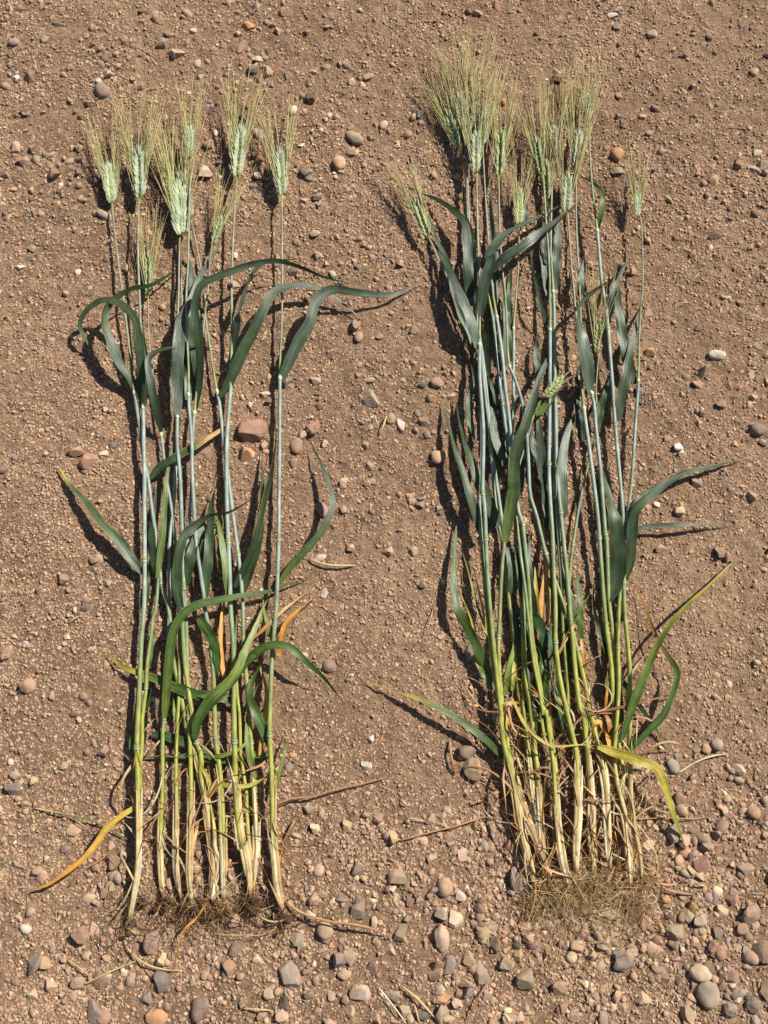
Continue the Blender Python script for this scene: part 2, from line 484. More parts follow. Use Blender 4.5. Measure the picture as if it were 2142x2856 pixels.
stones('R', '585 35 40 42 grey;610 115 32 44 tan r;1035 60 34 40 grey;856 740 34 42 olive r;1115 765 38 40 brown;1062 705 24 34 slate r;1135 865 28 30 slate r;1210 470 46 44 pink r;1105 492 32 24 slate r;280 455 40 30 pink;700 445 36 24 tan;180 865 28 36 pink r;308 645 32 30 brown r;60 450 36 50 slate;315 1815 44 30 white;550 1735 36 32 tan;835 1770 40 32 tan;1035 1770 30 34 cream;495 1225 36 28 cream;490 1262 30 22 brown;675 1235 28 30 tan;715 1225 24 28 tan;695 1110 28 36 grey;490 1440 28 32 olive;660 950 28 28 pink;805 1500 24 20 grey;1025 1380 30 28 pink;1000 1335 30 22 tan;345 2080 28 40 white;1100 2020 28 30 grey;605 410 24 22 tan;855 410 24 18 purple;1300 575 56 20 tan a 15;1490 640 26 30 brown r;770 110 28 24 tan')
stones('B', '140 745 52 30 red;340 710 24 20 slate r;290 760 28 18 cream;1500 610 34 40 brown;1225 415 30 20 cream;1245 455 20 18 brown')
stones('S', '845 800 55 46 olive;1118 868 46 52 tan r;1210 920 30 32 white;625 995 46 62 slate;865 1135 50 48 olive;270 1170 42 38 grey;508 1292 42 44 slate;570 1275 34 48 grey;540 1372 40 32 tan r;620 1475 46 40 grey;1068 1365 44 38 brown;1142 1315 34 54 slate;1255 1275 36 46 tan;1330 1365 40 60 grey;1475 1320 42 38 grey;1590 1395 58 60 olive;1105 1600 44 50 grey;890 1590 42 34 olive;735 470 30 32 brown;1105 455 28 24 pink;372 530 26 30 cream;670 170 30 28 white;690 12 20 20 white;220 175 24 30 slate r;340 420 30 30 slate;555 515 28 34 tan;1175 650 24 30 olive;180 1605 36 36 pink;575 1590 30 34 pink;725 1630 26 32 tan;1360 1490 36 30 grey;1188 1545 26 32 slate;545 1518 22 28 slate r;465 1492 26 28 pink;105 1480 30 36 pink;1500 1630 44 30 cream;715 1070 18 32 cream;800 1230 32 36 tan;360 940 30 34 tan;515 940 26 26 slate;410 910 30 20 brown;995 820 24 28 orange;920 950 28 28 brown;1290 1080 26 26 brown;1545 1265 26 34 tan;30 1280 26 24 cream')
stones('T', '865 633 22 20 brown;632 645 36 26 olive;745 355 20 24 grey;730 420 26 24 brown;703 392 20 20 grey;545 360 26 26 pink;655 410 16 20 tan r;835 535 22 20 brown;797 580 22 20 tan;722 605 22 18 grey;470 750 32 24 slate;300 730 18 18 cream r;318 692 22 20 tan;685 920 26 30 olive;895 885 22 26 slate;945 840 24 30 brown;820 900 20 22 grey;730 660 18 18 orange;612 537 14 14 orange r;770 695 18 18 brown;590 778 20 16 slate;83 750 26 22 olive;455 718 18 16 slate;400 686 20 18 olive;95 935 26 18 tan;450 860 18 20 tan;750 40 16 18 tan r;880 440 26 20 grey;565 445 14 16 pink')
stones('U', '437 150 24 20 pink r;293 32 20 12 white;265 60 20 16 white;287 113 18 16 grey;893 318 20 18 tan r;820 1115 18 14 grey;900 940 18 18 brown r;910 670 18 18 cream;900 752 32 18 pink;825 725 18 20 brown;930 735 24 28 olive;444 752 22 18 slate;285 762 28 18 grey;516 750 14 16 slate;312 553 18 16 brown;290 522 18 12 slate;695 160 14 16 brown;745 165 20 12 brown;293 422 16 16 brown;395 522 16 14 tan;15 350 22 20 brown;635 130 18 12 brown')
stones('V', '680 72 18 22 brown;617 52 18 16 cream;272 290 26 22 orange;478 872 26 20 purple;402 995 22 20 cream;395 710 24 18 white;410 740 18 16 white;305 962 18 13 white;478 435 24 18 red;485 182 18 14 slate;580 1175 20 26 brown;618 1195 18 22 brown;315 1158 26 18 pink;585 520 24 18 brown;717 518 18 16 tan;732 488 18 14 pink;775 685 18 14 grey;223 468 18 22 slate;502 560 14 14 slate;350 675 20 14 red;330 648 18 12 dark')
stones('W', '280 185 26 22 brown;418 95 26 20 slate;378 280 16 24 purple;372 310 20 14 slate;108 470 18 14 white;62 1052 24 20 grey r;58 1115 34 30 slate;105 1180 18 18 tan;535 765 20 14 tan;393 732 13 15 slate r;228 698 14 18 tan;415 910 10 18 tan r;475 200 18 16 grey;168 228 13 11 dark')
stones('D', '95 1310 40 60 slate;145 1305 38 34 tan;365 1140 50 48 brown;838 1410 44 60 slate;185 1445 38 36 tan;345 1425 42 30 pink;270 650 30 26 slate r;610 1360 24 28 cream;740 1525 34 34 slate;500 905 34 30 brown;555 720 46 40 brown;830 1290 34 36 cream;1225 1340 38 50 brown;870 860 24 44 tan;40 1112 34 26 white r;80 1490 30 30 cream;320 540 40 34 pink;535 630 24 28 pink')

# ------------------------------------------------------------------ gravel (uncountable)
var_col = bpy.data.collections.new('gravel_pieces')      # templates, never linked to the scene
for i in range(10):
    var_col.objects.link(bpy.data.objects.new('piece_%02d' % i, stone_mesh('gravel_piece', 300 + i, True, 2, M_GRAVEL)))
for i in range(10, 14):
    var_col.objects.link(bpy.data.objects.new('piece_%02d' % i, stone_mesh('gravel_piece', 300 + i, False, 2, M_GRAVEL)))

def scatter(name, n, lo, hi, power, dens, seed, box, label, tint):
    r = np.random.default_rng(seed)
    x = r.uniform(box[0], box[1], n); y = r.uniform(box[2], box[3], n)
    keep = r.random(n) < dens(x, y)
    x, y = x[keep], y[keep]
    n = len(x)
    q = r.random(n)
    rad = lo * (1 - q * (1 - (lo / hi) ** power)) ** (-1 / power)      # power law
    z = ground_z(x, y) + rad * r.uniform(-.34, .3, n)
    rot = np.stack([r.uniform(-.5, .5, n), r.uniform(-.5, .5, n), r.uniform(0, 6.28, n)], -1)
    sc = rad[:, None] * np.stack([r.uniform(.9, 1.25, n), r.uniform(.75, 1.0, n), r.uniform(.55, .85, n)], -1)
    names = list(tint.keys()); pr = np.array([tint[k] for k in names]); pr = pr / pr.sum()
    tab = np.array([lin(SC[k]) * .80 if k in SC else np.array(SOIL_B) * 1.12 for k in names])
    col = tab[r.choice(len(names), n, p=pr)] * r.uniform(.7, 1.25, n)[:, None] * (1 + r.normal(size=(n, 3)) * .04)
    m = bpy.data.meshes.new(name)
    m.vertices.add(n); m.vertices.foreach_set('co', np.stack([x, y, z], -1).astype(np.float32).ravel())
    for an, at, key, d in (('rot', 'FLOAT_VECTOR', 'vector', rot), ('scl', 'FLOAT_VECTOR', 'vector', sc)):
        m.attributes.new(an, at, 'POINT').data.foreach_set(key, d.astype(np.float32).ravel())
    c4 = np.ones((n, 4), np.float32); c4[:, :3] = col
    m.attributes.new('col', 'FLOAT_COLOR', 'POINT').data.foreach_set('color', c4.ravel())
    m.attributes.new('idx', 'INT', 'POINT').data.foreach_set('value', r.integers(0, 14, n).astype(np.int32))
    m.materials.append(M_GRAVEL)
    o = link(name, m, kind='stuff', label=label)
    o['category'] = 'gravel'
    ng = bpy.data.node_groups.new(name, 'GeometryNodeTree')
    ng.interface.new_socket('Geometry', in_out='INPUT', socket_type='NodeSocketGeometry')
    ng.interface.new_socket('Geometry', in_out='OUTPUT', socket_type='NodeSocketGeometry')
    gi = ng.nodes.new('NodeGroupInput'); go = ng.nodes.new('NodeGroupOutput')
    ip = ng.nodes.new('GeometryNodeInstanceOnPoints')
    ci = ng.nodes.new('GeometryNodeCollectionInfo'); ci.inputs[0].default_value = var_col
    ci.inputs['Separate Children'].default_value = True; ci.inputs['Reset Children'].default_value = True
    def na(nm, t):
        a = ng.nodes.new('GeometryNodeInputNamedAttribute'); a.data_type = t; a.inputs[0].default_value = nm
        return a.outputs[0]
    ng.links.new(gi.outputs[0], ip.inputs['Points'])
    ng.links.new(ci.outputs[0], ip.inputs['Instance'])
    ip.inputs['Pick Instance'].default_value = True
    ng.links.new(na('idx', 'INT'), ip.inputs['Instance Index'])
    e2r = ng.nodes.new('FunctionNodeEulerToRotation')
    ng.links.new(na('rot', 'FLOAT_VECTOR'), e2r.inputs[0]); ng.links.new(e2r.outputs[0], ip.inputs['Rotation'])
    ng.links.new(na('scl', 'FLOAT_VECTOR'), ip.inputs['Scale'])
    ng.links.new(ip.outputs[0], go.inputs[0])
    o.modifiers.new('scatter', 'NODES').node_group = ng
    return o

def coarse(x, y):
    """how gravelly the track is: coarse by the roots, smoother in between"""
    u, v = toimg(x, y)
    d = .10 + .9 * np.clip((v - .74) / .13, 0, 1) * (1 + .35 * np.clip((u - .6) / .4, 0, 1)) / 1.2
    d += .30 * np.exp(-(((u - .04) / .09) ** 2 + ((v - .19) / .05) ** 2))
    d += .22 * np.clip((.3 - v) / .3, 0, 1)
    d += .22 * np.exp(-(((u - .98) / .10) ** 2 + ((v - .38) / .10) ** 2)) + .3 * np.clip((u - .8) / .15, 0, 1) * np.clip((v - .66) / .1, 0, 1)
    d *= .55 + .75 * np.clip(noise(x, y, 9, 31) + .5, 0, 1)
    return np.clip(d, 0, 1)
def smooth_patch(x, y):
    """1 where feet and wheels have left compact dust, 0 where the grit is loose"""
    return np.clip(.5 + 1.1 * noise(x, y, 4.3, 61) + .6 * noise(x, y, 11, 62), 0, 1)
def fine(x, y):
    return np.clip((.62 + .4 * noise(x, y, 14, 41) + .35 * noise(x, y, 45, 42)) * (1 - .5 * smooth_patch(x, y)) + .06, .05, 1)
BOX = (-.64, .64, -.72, .88)
TINT1 = {'soil': 5, 'tan': 3, 'pink': 2.2, 'brown': 2, 'cream': 1.3, 'grey': 1.2, 'purple': .6, 'slate': .4, 'dark': .25, 'red': .8}
TINT2 = {'tan': 3.2, 'pink': 2.2, 'brown': 2.4, 'cream': 1.0, 'grey': 2.0, 'purple': .8, 'slate': .9, 'dark': .35, 'olive': 1.2, 'red': .7, 'orange': .2}
TINT0 = {'soil': 9, 'tan': 3, 'pink': 1.2, 'brown': 2, 'cream': 1.0, 'grey': .5, 'dark': .35}
def clump(x, y):
    return np.clip(.55 + .7 * noise(x, y, 24, 63) + .5 * noise(x, y, 60, 64), .08, 1.3)
scatter('soil_crumbs', 520000, .0007, .0020, 1.8, fine, 51, BOX, 'fine reddish brown crumbs of dirt covering the ground', TINT0)
scatter('grit', 200000, .0012, .0040, 2.3, lambda x, y: (.13 + .6 * coarse(x, y)) * (1.15 - .8 * smooth_patch(x, y)) * clump(x, y), 52, BOX, 'small mixed grit and pebbles scattered over the dirt', TINT1)
scatter('gravel', 60000, .0024, .0086, 2.2, lambda x, y: .012 + .8 * np.maximum(coarse(x, y) - .2, 0) * clump(x, y), 53, BOX, 'coarse mixed gravel heaped towards the roots', TINT2)

# ------------------------------------------------------------------ wheat
PAL = {'g': (64, 80, 50), 'b': (82, 95, 76), 'd': (50, 66, 40), 'l': (104, 122, 60), 'y': (190, 174, 72), 'o': (210, 150, 70),
       's': (206, 182, 130), 'r': (176, 130, 92), 'p': (206, 168, 118), 'w': (228, 214, 176)}
PAL.update({'G': (76, 100, 42), 'D': (52, 76, 34), 'L': (118, 136, 58)})
PAL = {k: lin(v) * .80 for k, v in PAL.items()}

def blend(stops, t):
    t = np.asarray(t)
    xs = [s[0] for s in stops]
    return np.stack([np.interp(t, xs, [s[1][k] for s in stops]) for k in range(3)], -1)

def leaf_cols(code):
    """'g' plain; 'gy' green turning yellow at the tip; 'ygo' base-mid-tip"""
    c = [PAL[k] for k in code]
    if len(c) == 1: return [(0, c[0] * 1.1), (.3, c[0]), (.93, c[0]), (1, PAL['y'] * .7)]
    if len(c) == 2: return [(0, c[0]), (.80, c[0]), (.95, c[1]), (1, PAL['r'])]
    return [(0, c[0]), (.5, c[1]), (.85, c[2]), (1, c[2] * .8)]

NLEAF = [0]
def leaf(parent, txt, w, col='g', lift=.012, z0=.010, z1=.004, name='leaf', kind='blade', mid=None, label=None):
    """w: full width in survey patch units"""
    i = NLEAF[0]; NLEAF[0] += 1
    r = np.random.default_rng(5000 + i)
    pts = parse(txt)
    if pts[:, 1].mean() > 1640:                          # older leaves low on the stalk are a warmer green
        col = col.translate(str.maketrans('gdbl', 'GDGL'))
    n = max(18, min(46, int(len(pts) * 6)))
    q = spline(pts, n)
    t = np.linspace(0, 1, n)
    z = z0 * (1 - t) + z1 * t + lift * .72 * np.sin(np.pi * t ** .9) ** 1.2
    P = onplane(q, z)
    P = onplane(q, z + ground_low(P[:, 0], P[:, 1]))
    P[:, 2] = np.maximum(P[:, 2], ground_low(P[:, 0], P[:, 1]) + .0022)
    W = w * .4822 * .000374 / 2 * (1.3 if kind == 'blade' else 1.0)
    if kind == 'blade':
        prof = np.interp(t, [0, .07, .22, .52, .78, .92, 1], [.45, .8, 1, .80, .46, .2, .015])
    else:
        prof = np.interp(t, [0, .1, .5, .9, 1], [.6, 1, 1, .7, .1])
    T, S, Nn = frames(P)
    roll = (r.uniform(-.35, .35) + .45 * np.sin(t * r.uniform(2, 5) + r.uniform(0, 6)) * t ** .5)
    if kind != 'blade': roll = roll * 2 + t * r.uniform(-4, 4)
    if kind == 'blade' and r.random() < .6:              # a twist somewhere along the blade
        tw = r.uniform(.35, .85); roll = roll + r.choice([-1, 1]) * r.uniform(.5, 1.3) / (1 + np.exp(-(t - tw) * r.uniform(12, 30)))
    S2 = np.cos(roll)[:, None] * S + np.sin(roll)[:, None] * Nn
    N2 = np.cross(S2, T)
    xs = np.array([-1, -.55, -.06, .06, .55, 1]) if kind == 'blade' else np.array([-1, 0, 1.])
    fold = r.uniform(.04, .22) * (1 - .4 * t)
    wav = 1 + .07 * np.sin(t * r.uniform(15, 40) + r.uniform(0, 6)) * r.random() + r.normal(size=n) * .02
    hw = W * prof * wav
    V = P[:, None] + (hw[:, None] * xs[None])[..., None] * S2[:, None] + ((hw * fold)[:, None] * np.abs(xs)[None] ** 1.3)[..., None] * N2[:, None]
    if kind == 'blade':
        rip = r.uniform(.05, .22) * hw[:, None] * np.sin(t[:, None] * 23 + xs[None] * 2 + r.uniform(0, 6)) * np.abs(xs)[None]
        V = V + rip[..., None] * N2[:, None]
    m = len(xs)
    c = blend(leaf_cols(col), t) * r.uniform(.86, 1.14)
    C = np.repeat(c[:, None], m, 1)
    if kind == 'blade':
        C[:, 2:4] *= 1.28
        if 'y' in col or 'o' in col:
            C[:, [0, -1]] = C[:, [0, -1]] * .6 + PAL['y'] * .4 * (t[:, None, None] > .3)  + C[:, [0, -1]] * .4 * (t[:, None, None] <= .3)
    V = V.reshape(-1, 3)
    V[:, 2] = np.maximum(V[:, 2], ground_low(V[:, 0], V[:, 1]) + .0012)
    L = np.linalg.norm(np.diff(P, axis=0), axis=1).sum()
    uv = np.stack(np.broadcast_arrays(xs[None] * .5 + .5 + i * .37, (t * L * 12)[:, None] + i), -1).reshape(-1, 2)
    me = mesh(name, V, grid_faces(n, m, False), M_LEAF, C.reshape(-1, 3), uv)
    o = link(name, me, parent)
    if label: o['label'] = label
    return o

# one spikelet: three pointed husks side by side
def spikelet_mesh(seed):
    r = np.random.default_rng(seed)
    VV, FF, CC, UU = [], [], [], []; k = 0
    for dx, tl, dz, ln in ((-.17, -.20, 0, .92), (.17, .20, 0, .92), (0, 0, .12, 1.0), (0, .03, .2, .78)):
        rings = 7; sides = 8
        t = np.linspace(0, 1, rings)
        rad = np.array([.07, .17, .2, .175, .11, .045, .006]) * r.uniform(.92, 1.1)
        cx = dx + np.sin(t * 1.5) * tl * .7 + .06 * tl * t * t; cz = dz * np.sin(t * np.pi * .8 + .2)
        a = np.linspace(0, 2 * np.pi, sides, endpoint=False)
        V = np.stack([cx[:, None] + rad[:, None] * np.cos(a), np.broadcast_to((t * ln)[:, None], (rings, sides)),
                      cz[:, None] + .8 * rad[:, None] * np.sin(a)], -1).reshape(-1, 3)
        VV.append(V); FF += [tuple(x + k for x in f) for f in grid_faces(rings, sides, True)]; k += len(V)
        c0 = lin((166, 170, 140)) * .88; c1 = lin((214, 208, 166)) * .86
        c = blend([(0, lin((172, 186, 120)) * .85), (.3, c0), (.75, c0 * 1.05), (1, c1)], t)
        keel = 1 + .14 * np.cos(a - np.pi / 2)[None, :, None]
        CC.append((np.repeat(c[:, None], sides, 1) * keel).reshape(-1, 3))
        UU.append(np.stack(np.broadcast_arrays(a[None] * .5, t[:, None] * .4), -1).reshape(-1, 2))
    return VV, FF, CC, UU
def spk(tint, seed):
    VV, FF, CC, UU = spikelet_mesh(seed)
    return mesh('spikelet', np.vstack(VV), FF, M_EAR, np.clip(np.vstack(CC) * tint, 0, 1), np.vstack(UU))
SPK = {'n': [spk(np.array((1, 1, 1)), i) for i in range(3)],
       'b': [spk(np.array((.98, 1.03, 1.08)), 10 + i) for i in range(3)],
       'y': [spk(np.array((1.0, 1.02, .78)), 20 + i) for i in range(3)]}

def ear(parent, base, tip, tone='n', z=.012, wfac=.23, awn=1.0, spread=1.0, seed=0, roll=None, bend=0.0, awns=True):
    r = np.random.default_rng(9000 + seed)
    pb, pt = parse(base)[0], parse(tip)[0]
    B = onplane(pb, z); B = onplane(pb, z + ground_low(B[0], B[1]))
    Tt = onplane(pt, z + .004); Tt = onplane(pt, z + .004 + ground_low(Tt[0], Tt[1]))
    L = np.linalg.norm(Tt - B)
    ax = norm(Tt - B)
    s0 = norm(np.cross(ax, (0, 0, 1))); u0 = np.cross(s0, ax)
    if roll is None: roll = r.uniform(-.6, .6)
    s = math.cos(roll) * s0 + math.sin(roll) * u0
    u = np.cross(s, ax)
    e = bpy.data.objects.new('ear', None); scene.collection.objects.link(e)
    e.empty_display_size = .01; e.parent = parent; e.location = Vector(B)
    e.matrix_parent_inverse = Matrix.Translation(-parent.location)
    nsp = int(round(np.clip(L / .0027, 14, 22)))
    Wd = L * wfac * .80
    rach = Bag()
    tt = np.linspace(0, 1, 12)
    def axis_pt(t):
        return B + ax * (L * t) + s * (bend * L * t * t)
    pts = np.array([axis_pt(t) for t in tt * .93])
    V, F = tube(pts, np.linspace(.0011, .0006, 12), 6)
    rach.add(V, F, PAL['l'] * 1.3)
    link('rachis', rach.mesh('rachis', M_STEM), e)
    aw = Bag()
    for i in range(nsp):
        t = (i + .1) / nsp * .88
        sg = 1 if i % 2 else -1
        last = i == nsp - 1
        env = np.interp(t, [0, .12, .5, .8, 1], [.72, 1, 1, .84, .6])
        sl = L * .25 * (.8 + .38 * r.random()) * (.82 + .18 * env)
        sw = Wd * .74 * env * r.uniform(.82, 1.14)
        tilt = (0 if last else sg * r.uniform(.18, .46))
        d = norm(ax * math.cos(tilt) + s * math.sin(tilt) + u * r.uniform(-.05, .08))
        pos = axis_pt(t) + (0 if last else s * sg * Wd * .21 * env) + u * (.0006 if i % 2 else .0002)
        # fan of the husks lies across the ear's two rows
        px = norm(np.cross(d, u) * 1.0); pz = np.cross(px, d)
        o = bpy.data.objects.new('spikelet', SPK[tone][int(r.integers(3))]); scene.collection.objects.link(o)
        o.parent = e; o.matrix_parent_inverse = Matrix.Translation(-e.location)
        Mx = Matrix(((px[0] * sw, d[0] * sl, pz[0] * sw, pos[0]), (px[1] * sw, d[1] * sl, pz[1] * sw, pos[1]),
                     (px[2] * sw, d[2] * sl, pz[2] * sw, pos[2]), (0, 0, 0, 1)))
        o.matrix_basis = Mx
        if not awns: continue
        for k in range(3 if i > 1 else 2):
            tip0 = pos + d * sl * .95 + px * sw * r.uniform(-.15, .15)
            al = L * awn * 1.2 * r.uniform(.7, 1.2) * (1.0 if t < .6 else .85)
            if r.random() < .1: al *= .6
            ang = sg * (.0 + .13 * r.random()) * spread + r.normal() * .05 * spread
            up = r.uniform(-.02, .16)
            dir0 = norm(ax * math.cos(ang + tilt * .35) + s0 * math.sin(ang + tilt * .35) + u0 * up)
            bow = s0 * (-math.sin(tilt * .35) * .12 + r.normal() * .045) + u0 * r.uniform(-.09, .0)
            q = np.linspace(0, 1, 7)[:, None]
            Pw = tip0 + dir0 * al * q + bow * al * q ** 2
            Pw[:, 2] = np.maximum(Pw[:, 2], ground_low(Pw[:, 0], Pw[:, 1]) + .0015 + .0012 * r.random())
            V, F = tube(Pw, np.linspace(.00032, .00013, 7), 3, cap=False)
            c = blend([(0, lin((172, 178, 124)) * .85), (.3, lin((180, 172, 112)) * .85), (1, lin((196, 176, 124)) * .85)], np.repeat(np.linspace(0, 1, 7), 3))
            aw.add(V, F, c * r.uniform(.8, 1.2))
    if awns:
        link('awns', aw.mesh('awns', M_AWN), e, kind='stuff')
    return B

def strip(parent, P0, d0, length, w, col, r, name='dead_leaf', curl=1.0, up=.006):
    """a shrivelled narrow leaf remnant wandering off from P0"""
    n = 16
    ang = math.atan2(d0[1], d0[0]); P = [np.array(P0, float)]
    k = r.normal() * 6 * curl
    for i in range(n - 1):
        k += r.normal() * 9 * curl
        ang += k * length / n
        P.append(P[-1] + np.array([math.cos(ang), math.sin(ang), 0]) * length / n)
    P = np.array(P); t = np.linspace(0, 1, n)
    g = ground_low(P[:, 0], P[:, 1])
    P[:, 2] = np.maximum(P0[2] * (1 - t) + (g + .003) * t + up * np.sin(np.pi * t) * r.uniform(.1, 1.2), g + .0025)
    T, S, Nn = frames(P)
    roll = r.uniform(0, 6) + t * r.uniform(-5, 5)
    S2 = np.cos(roll)[:, None] * S + np.sin(roll)[:, None] * Nn
    hw = w / 2 * np.interp(t, [0, .15, .6, 1], [.7, 1, .8, .08])
    xs = np.array([-1, 0, 1.])
    N2 = np.cross(S2, T)
    V = (P[:, None] + (hw[:, None] * xs)[..., None] * S2[:, None] + (hw[:, None] * .4 * np.abs(xs))[..., None] * N2[:, None]).reshape(-1, 3)
    V[:, 2] = np.maximum(V[:, 2], ground_low(V[:, 0], V[:, 1]) + .0015)
    c = np.repeat((blend([(0, col), (.7, col * .95), (1, col * .7)], t))[:, None], 3, 1).reshape(-1, 3) * r.uniform(.75, 1.15)
    uv = np.stack(np.broadcast_arrays(xs[None] * .3 + r.random() * 9, t[:, None] * 2), -1).reshape(-1, 2)
    return link(name, mesh(name, V, grid_faces(n, 3, False), M_LEAF, c, uv), parent)

STK = {}
def stalk(key, label, path, earspec=None, collar=None, nodes='', z=.010, tone='n', group='', dry=3, rad=1.0, roots=90, rootlen=.05,
          rootcol='t', shift=0, top='g', earkw=None, straw=.07):
    i = len(STK); r = np.random.default_rng(3000 + i)
    if group == GR: z = z * 1.12; dry += 11
    else: dry += 3
    pts = parse(path)
    pts[:, 0] += shift
    L2 = np.r_[0, np.cumsum(np.linalg.norm(np.diff(pts, axis=0), axis=1))]
    n = 64
    q = spline(pts, n)
    t = np.linspace(0, 1, n)                       # 0 at the top, 1 at the root
    zz = z * (1 + .25 * np.sin(t * 7 + i)) * np.interp(t, [0, .2, .75, .93, 1], [1, 1, .9, .55, .35]) + .0015 * np.interp(t, [0, 1], [0, 1])
    q = q + np.stack([np.interp(t, np.linspace(0, 1, 15), r.normal(size=15) * 1.6), np.zeros(n)], -1)
    P = onplane(q, zz)
    P = onplane(q, zz + ground_low(P[:, 0], P[:, 1]) + .001)
    base = P[-1]
    root = bpy.data.objects.new('wheat_stalk', None); scene.collection.objects.link(root)
    root.location = Vector(base); root.empty_display_size = .01
    root['label'] = label; root['category'] = 'wheat stalk'; root['group'] = group
    tc = .25
    if collar is not None:
        c = parse(collar)[0]; tc = t[np.argmin(np.linalg.norm(q - c, axis=1))]
    R = np.interp(t, [0, tc * .6, max(tc - .012, 0), tc + .006, .6, .8, .9, .96, 1],
                  [.00095, .00115, .00128, .00178, .0020, .0023, .0025, .0025, .0018]) * rad * r.uniform(.94, 1.06)
    # nodes swell
    tn = []
    if nodes:
        for c in parse(nodes):
            tn.append(t[np.argmin(np.linalg.norm(q - c, axis=1))])
    bl = lin((146, 160, 148)) * .82; gg = lin((130, 144, 92)) * .80; yg = lin((162, 164, 74)) * .80; pu = lin((142, 134, 112)) * .82
    tp = lin((140, 148, 126)) * .82
    sw = PAL['s']; bl = bl * r.uniform(.88, 1.08)
    dist = np.linalg.norm(np.diff(P, axis=0), axis=1).sum() * (1 - t)          # metres above the root
    k = straw * r.uniform(.75, 1.25)
    low = blend([(0, PAL['r'] * .7), (.008, sw), (k * .55, sw * .97), (k, yg), (k + .10, yg * .97), (k + .19, gg), (k + .30, bl), (2, bl)], dist)
    top_c = blend([(0, yg), (.015, pu), (max(tc * .5, .03), tp), (max(tc - .03, .04), gg), (max(tc - .004, .05), yg), (1, yg)], t)
    C = low if not earspec else np.where((t < tc)[:, None], top_c, low)
    sides = 10
    V, F = tube(P, R, sides)
    a = np.linspace(0, 2 * np.pi, sides, endpoint=False)
    rib = 1 + .10 * np.sin(a * 3 + i)[None, :, None] * np.interp(t, [.7, .95], [.2, 1.6])[:, None, None]
    CC = (np.repeat(C[:, None], sides, 1) * rib).reshape(-1, 3)
    LL = np.linalg.norm(np.diff(P, axis=0), axis=1).sum()
    uv = np.stack(np.broadcast_arrays(np.abs(a - np.pi)[None] * .3 + i, (t * LL * 1.6)[:, None] + i), -1).reshape(-1, 2)
    link('culm', mesh('culm', V, F, M_STEM, CC, uv), root)
    def at(tv):
        return np.array([np.interp(tv, t, P[:, k]) for k in range(3)])
    def dirn(tv):
        return norm(at(min(tv + .02, 1)) - at(max(tv - .02, 0)))
    for tv in tn:
        c = at(tv); d = dirn(tv); rr = np.interp(tv, t, R)
        x = np.linspace(-1, 1, 7)
        V, F = tube(c + d * (x[:, None] * .0032), rr * np.array([1.02, 1.12, 1.3, 1.36, 1.28, 1.12, 1.03]), 10)
        col = blend([(-1, gg * .8), (-.35, lin((150, 160, 96)) * .7), (0, gg * .55), (.35, lin((196, 200, 150)) * .8), (1, bl)], np.repeat(x, 10))
        link('node', mesh('node', V, F, M_STEM, col, np.zeros((len(V), 2))), root)
    if collar is not None:
        c = at(tc); d = dirn(tc)
        x = np.linspace(-1, 1, 5)
        V, F = tube(c + d * (x[:, None] * .0022), np.interp(tc + .01, t, R) * np.array([.9, 1.15, 1.22, 1.12, 1.0]), 10)
        link('collar', mesh('collar', V, F, M_STEM, np.broadcast_to(lin((196, 204, 150)) * .82, (len(V), 3)), np.zeros((len(V), 2))), root)
    # split dry sheaths hugging the foot of the stalk
    for j in range(2 + (dry > 2) + (dry > 4)):
        t0 = r.uniform(.80, .90); t1 = r.uniform(.965, 1.0)
        tv = np.linspace(t0, t1, 14); off = r.uniform(-1, 1)
        PP = np.array([at(x) for x in tv]); T, S, Nn = frames(PP)
        rr = np.interp(tv, t, R)
        flare = np.interp(np.linspace(0, 1, 14), [0, .3, 1], [r.uniform(1.2, 2.6), 1.3, 1.05])
        PP = PP + S * (rr * off * flare)[:, None] + Nn * (rr * (1.0 - .5 * abs(off)))[:, None]
        V, F = tube(PP, rr * np.interp(np.linspace(0, 1, 14), [0, .2, .8, 1], [.15, .5, .6, .35]), 6, flat=.45)
        cc = [PAL['s'], PAL['w'], PAL['p'], PAL['s'] * .9][int(r.integers(4))] * r.uniform(.8, 1.08)
        uv = np.stack([np.tile(np.arange(6) * .4, 14), np.repeat(tv * 20, 6)], -1)
        link('leaf_sheath', mesh('leaf_sheath', V, F, M_STEM, np.broadcast_to(cc, (len(V), 3)), uv), root)
    for j in range(dry):
        tv = r.uniform(.74, .98)
        P0 = at(tv) + np.array([0, 0, np.interp(tv, t, R) * r.uniform(.2, 1.3)])
        d = dirn(tv) * (1 if r.random() < .45 else -1)
        ca = r.normal() * .45
        d = np.array([d[0] * math.cos(ca) - d[1] * math.sin(ca), d[0] * math.sin(ca) + d[1] * math.cos(ca), 0])
        col = PAL[str(r.choice(list('rrpspwo')))]
        strip(root, P0, d, r.uniform(.025, .095), r.uniform(.0007, .0022), col, r)
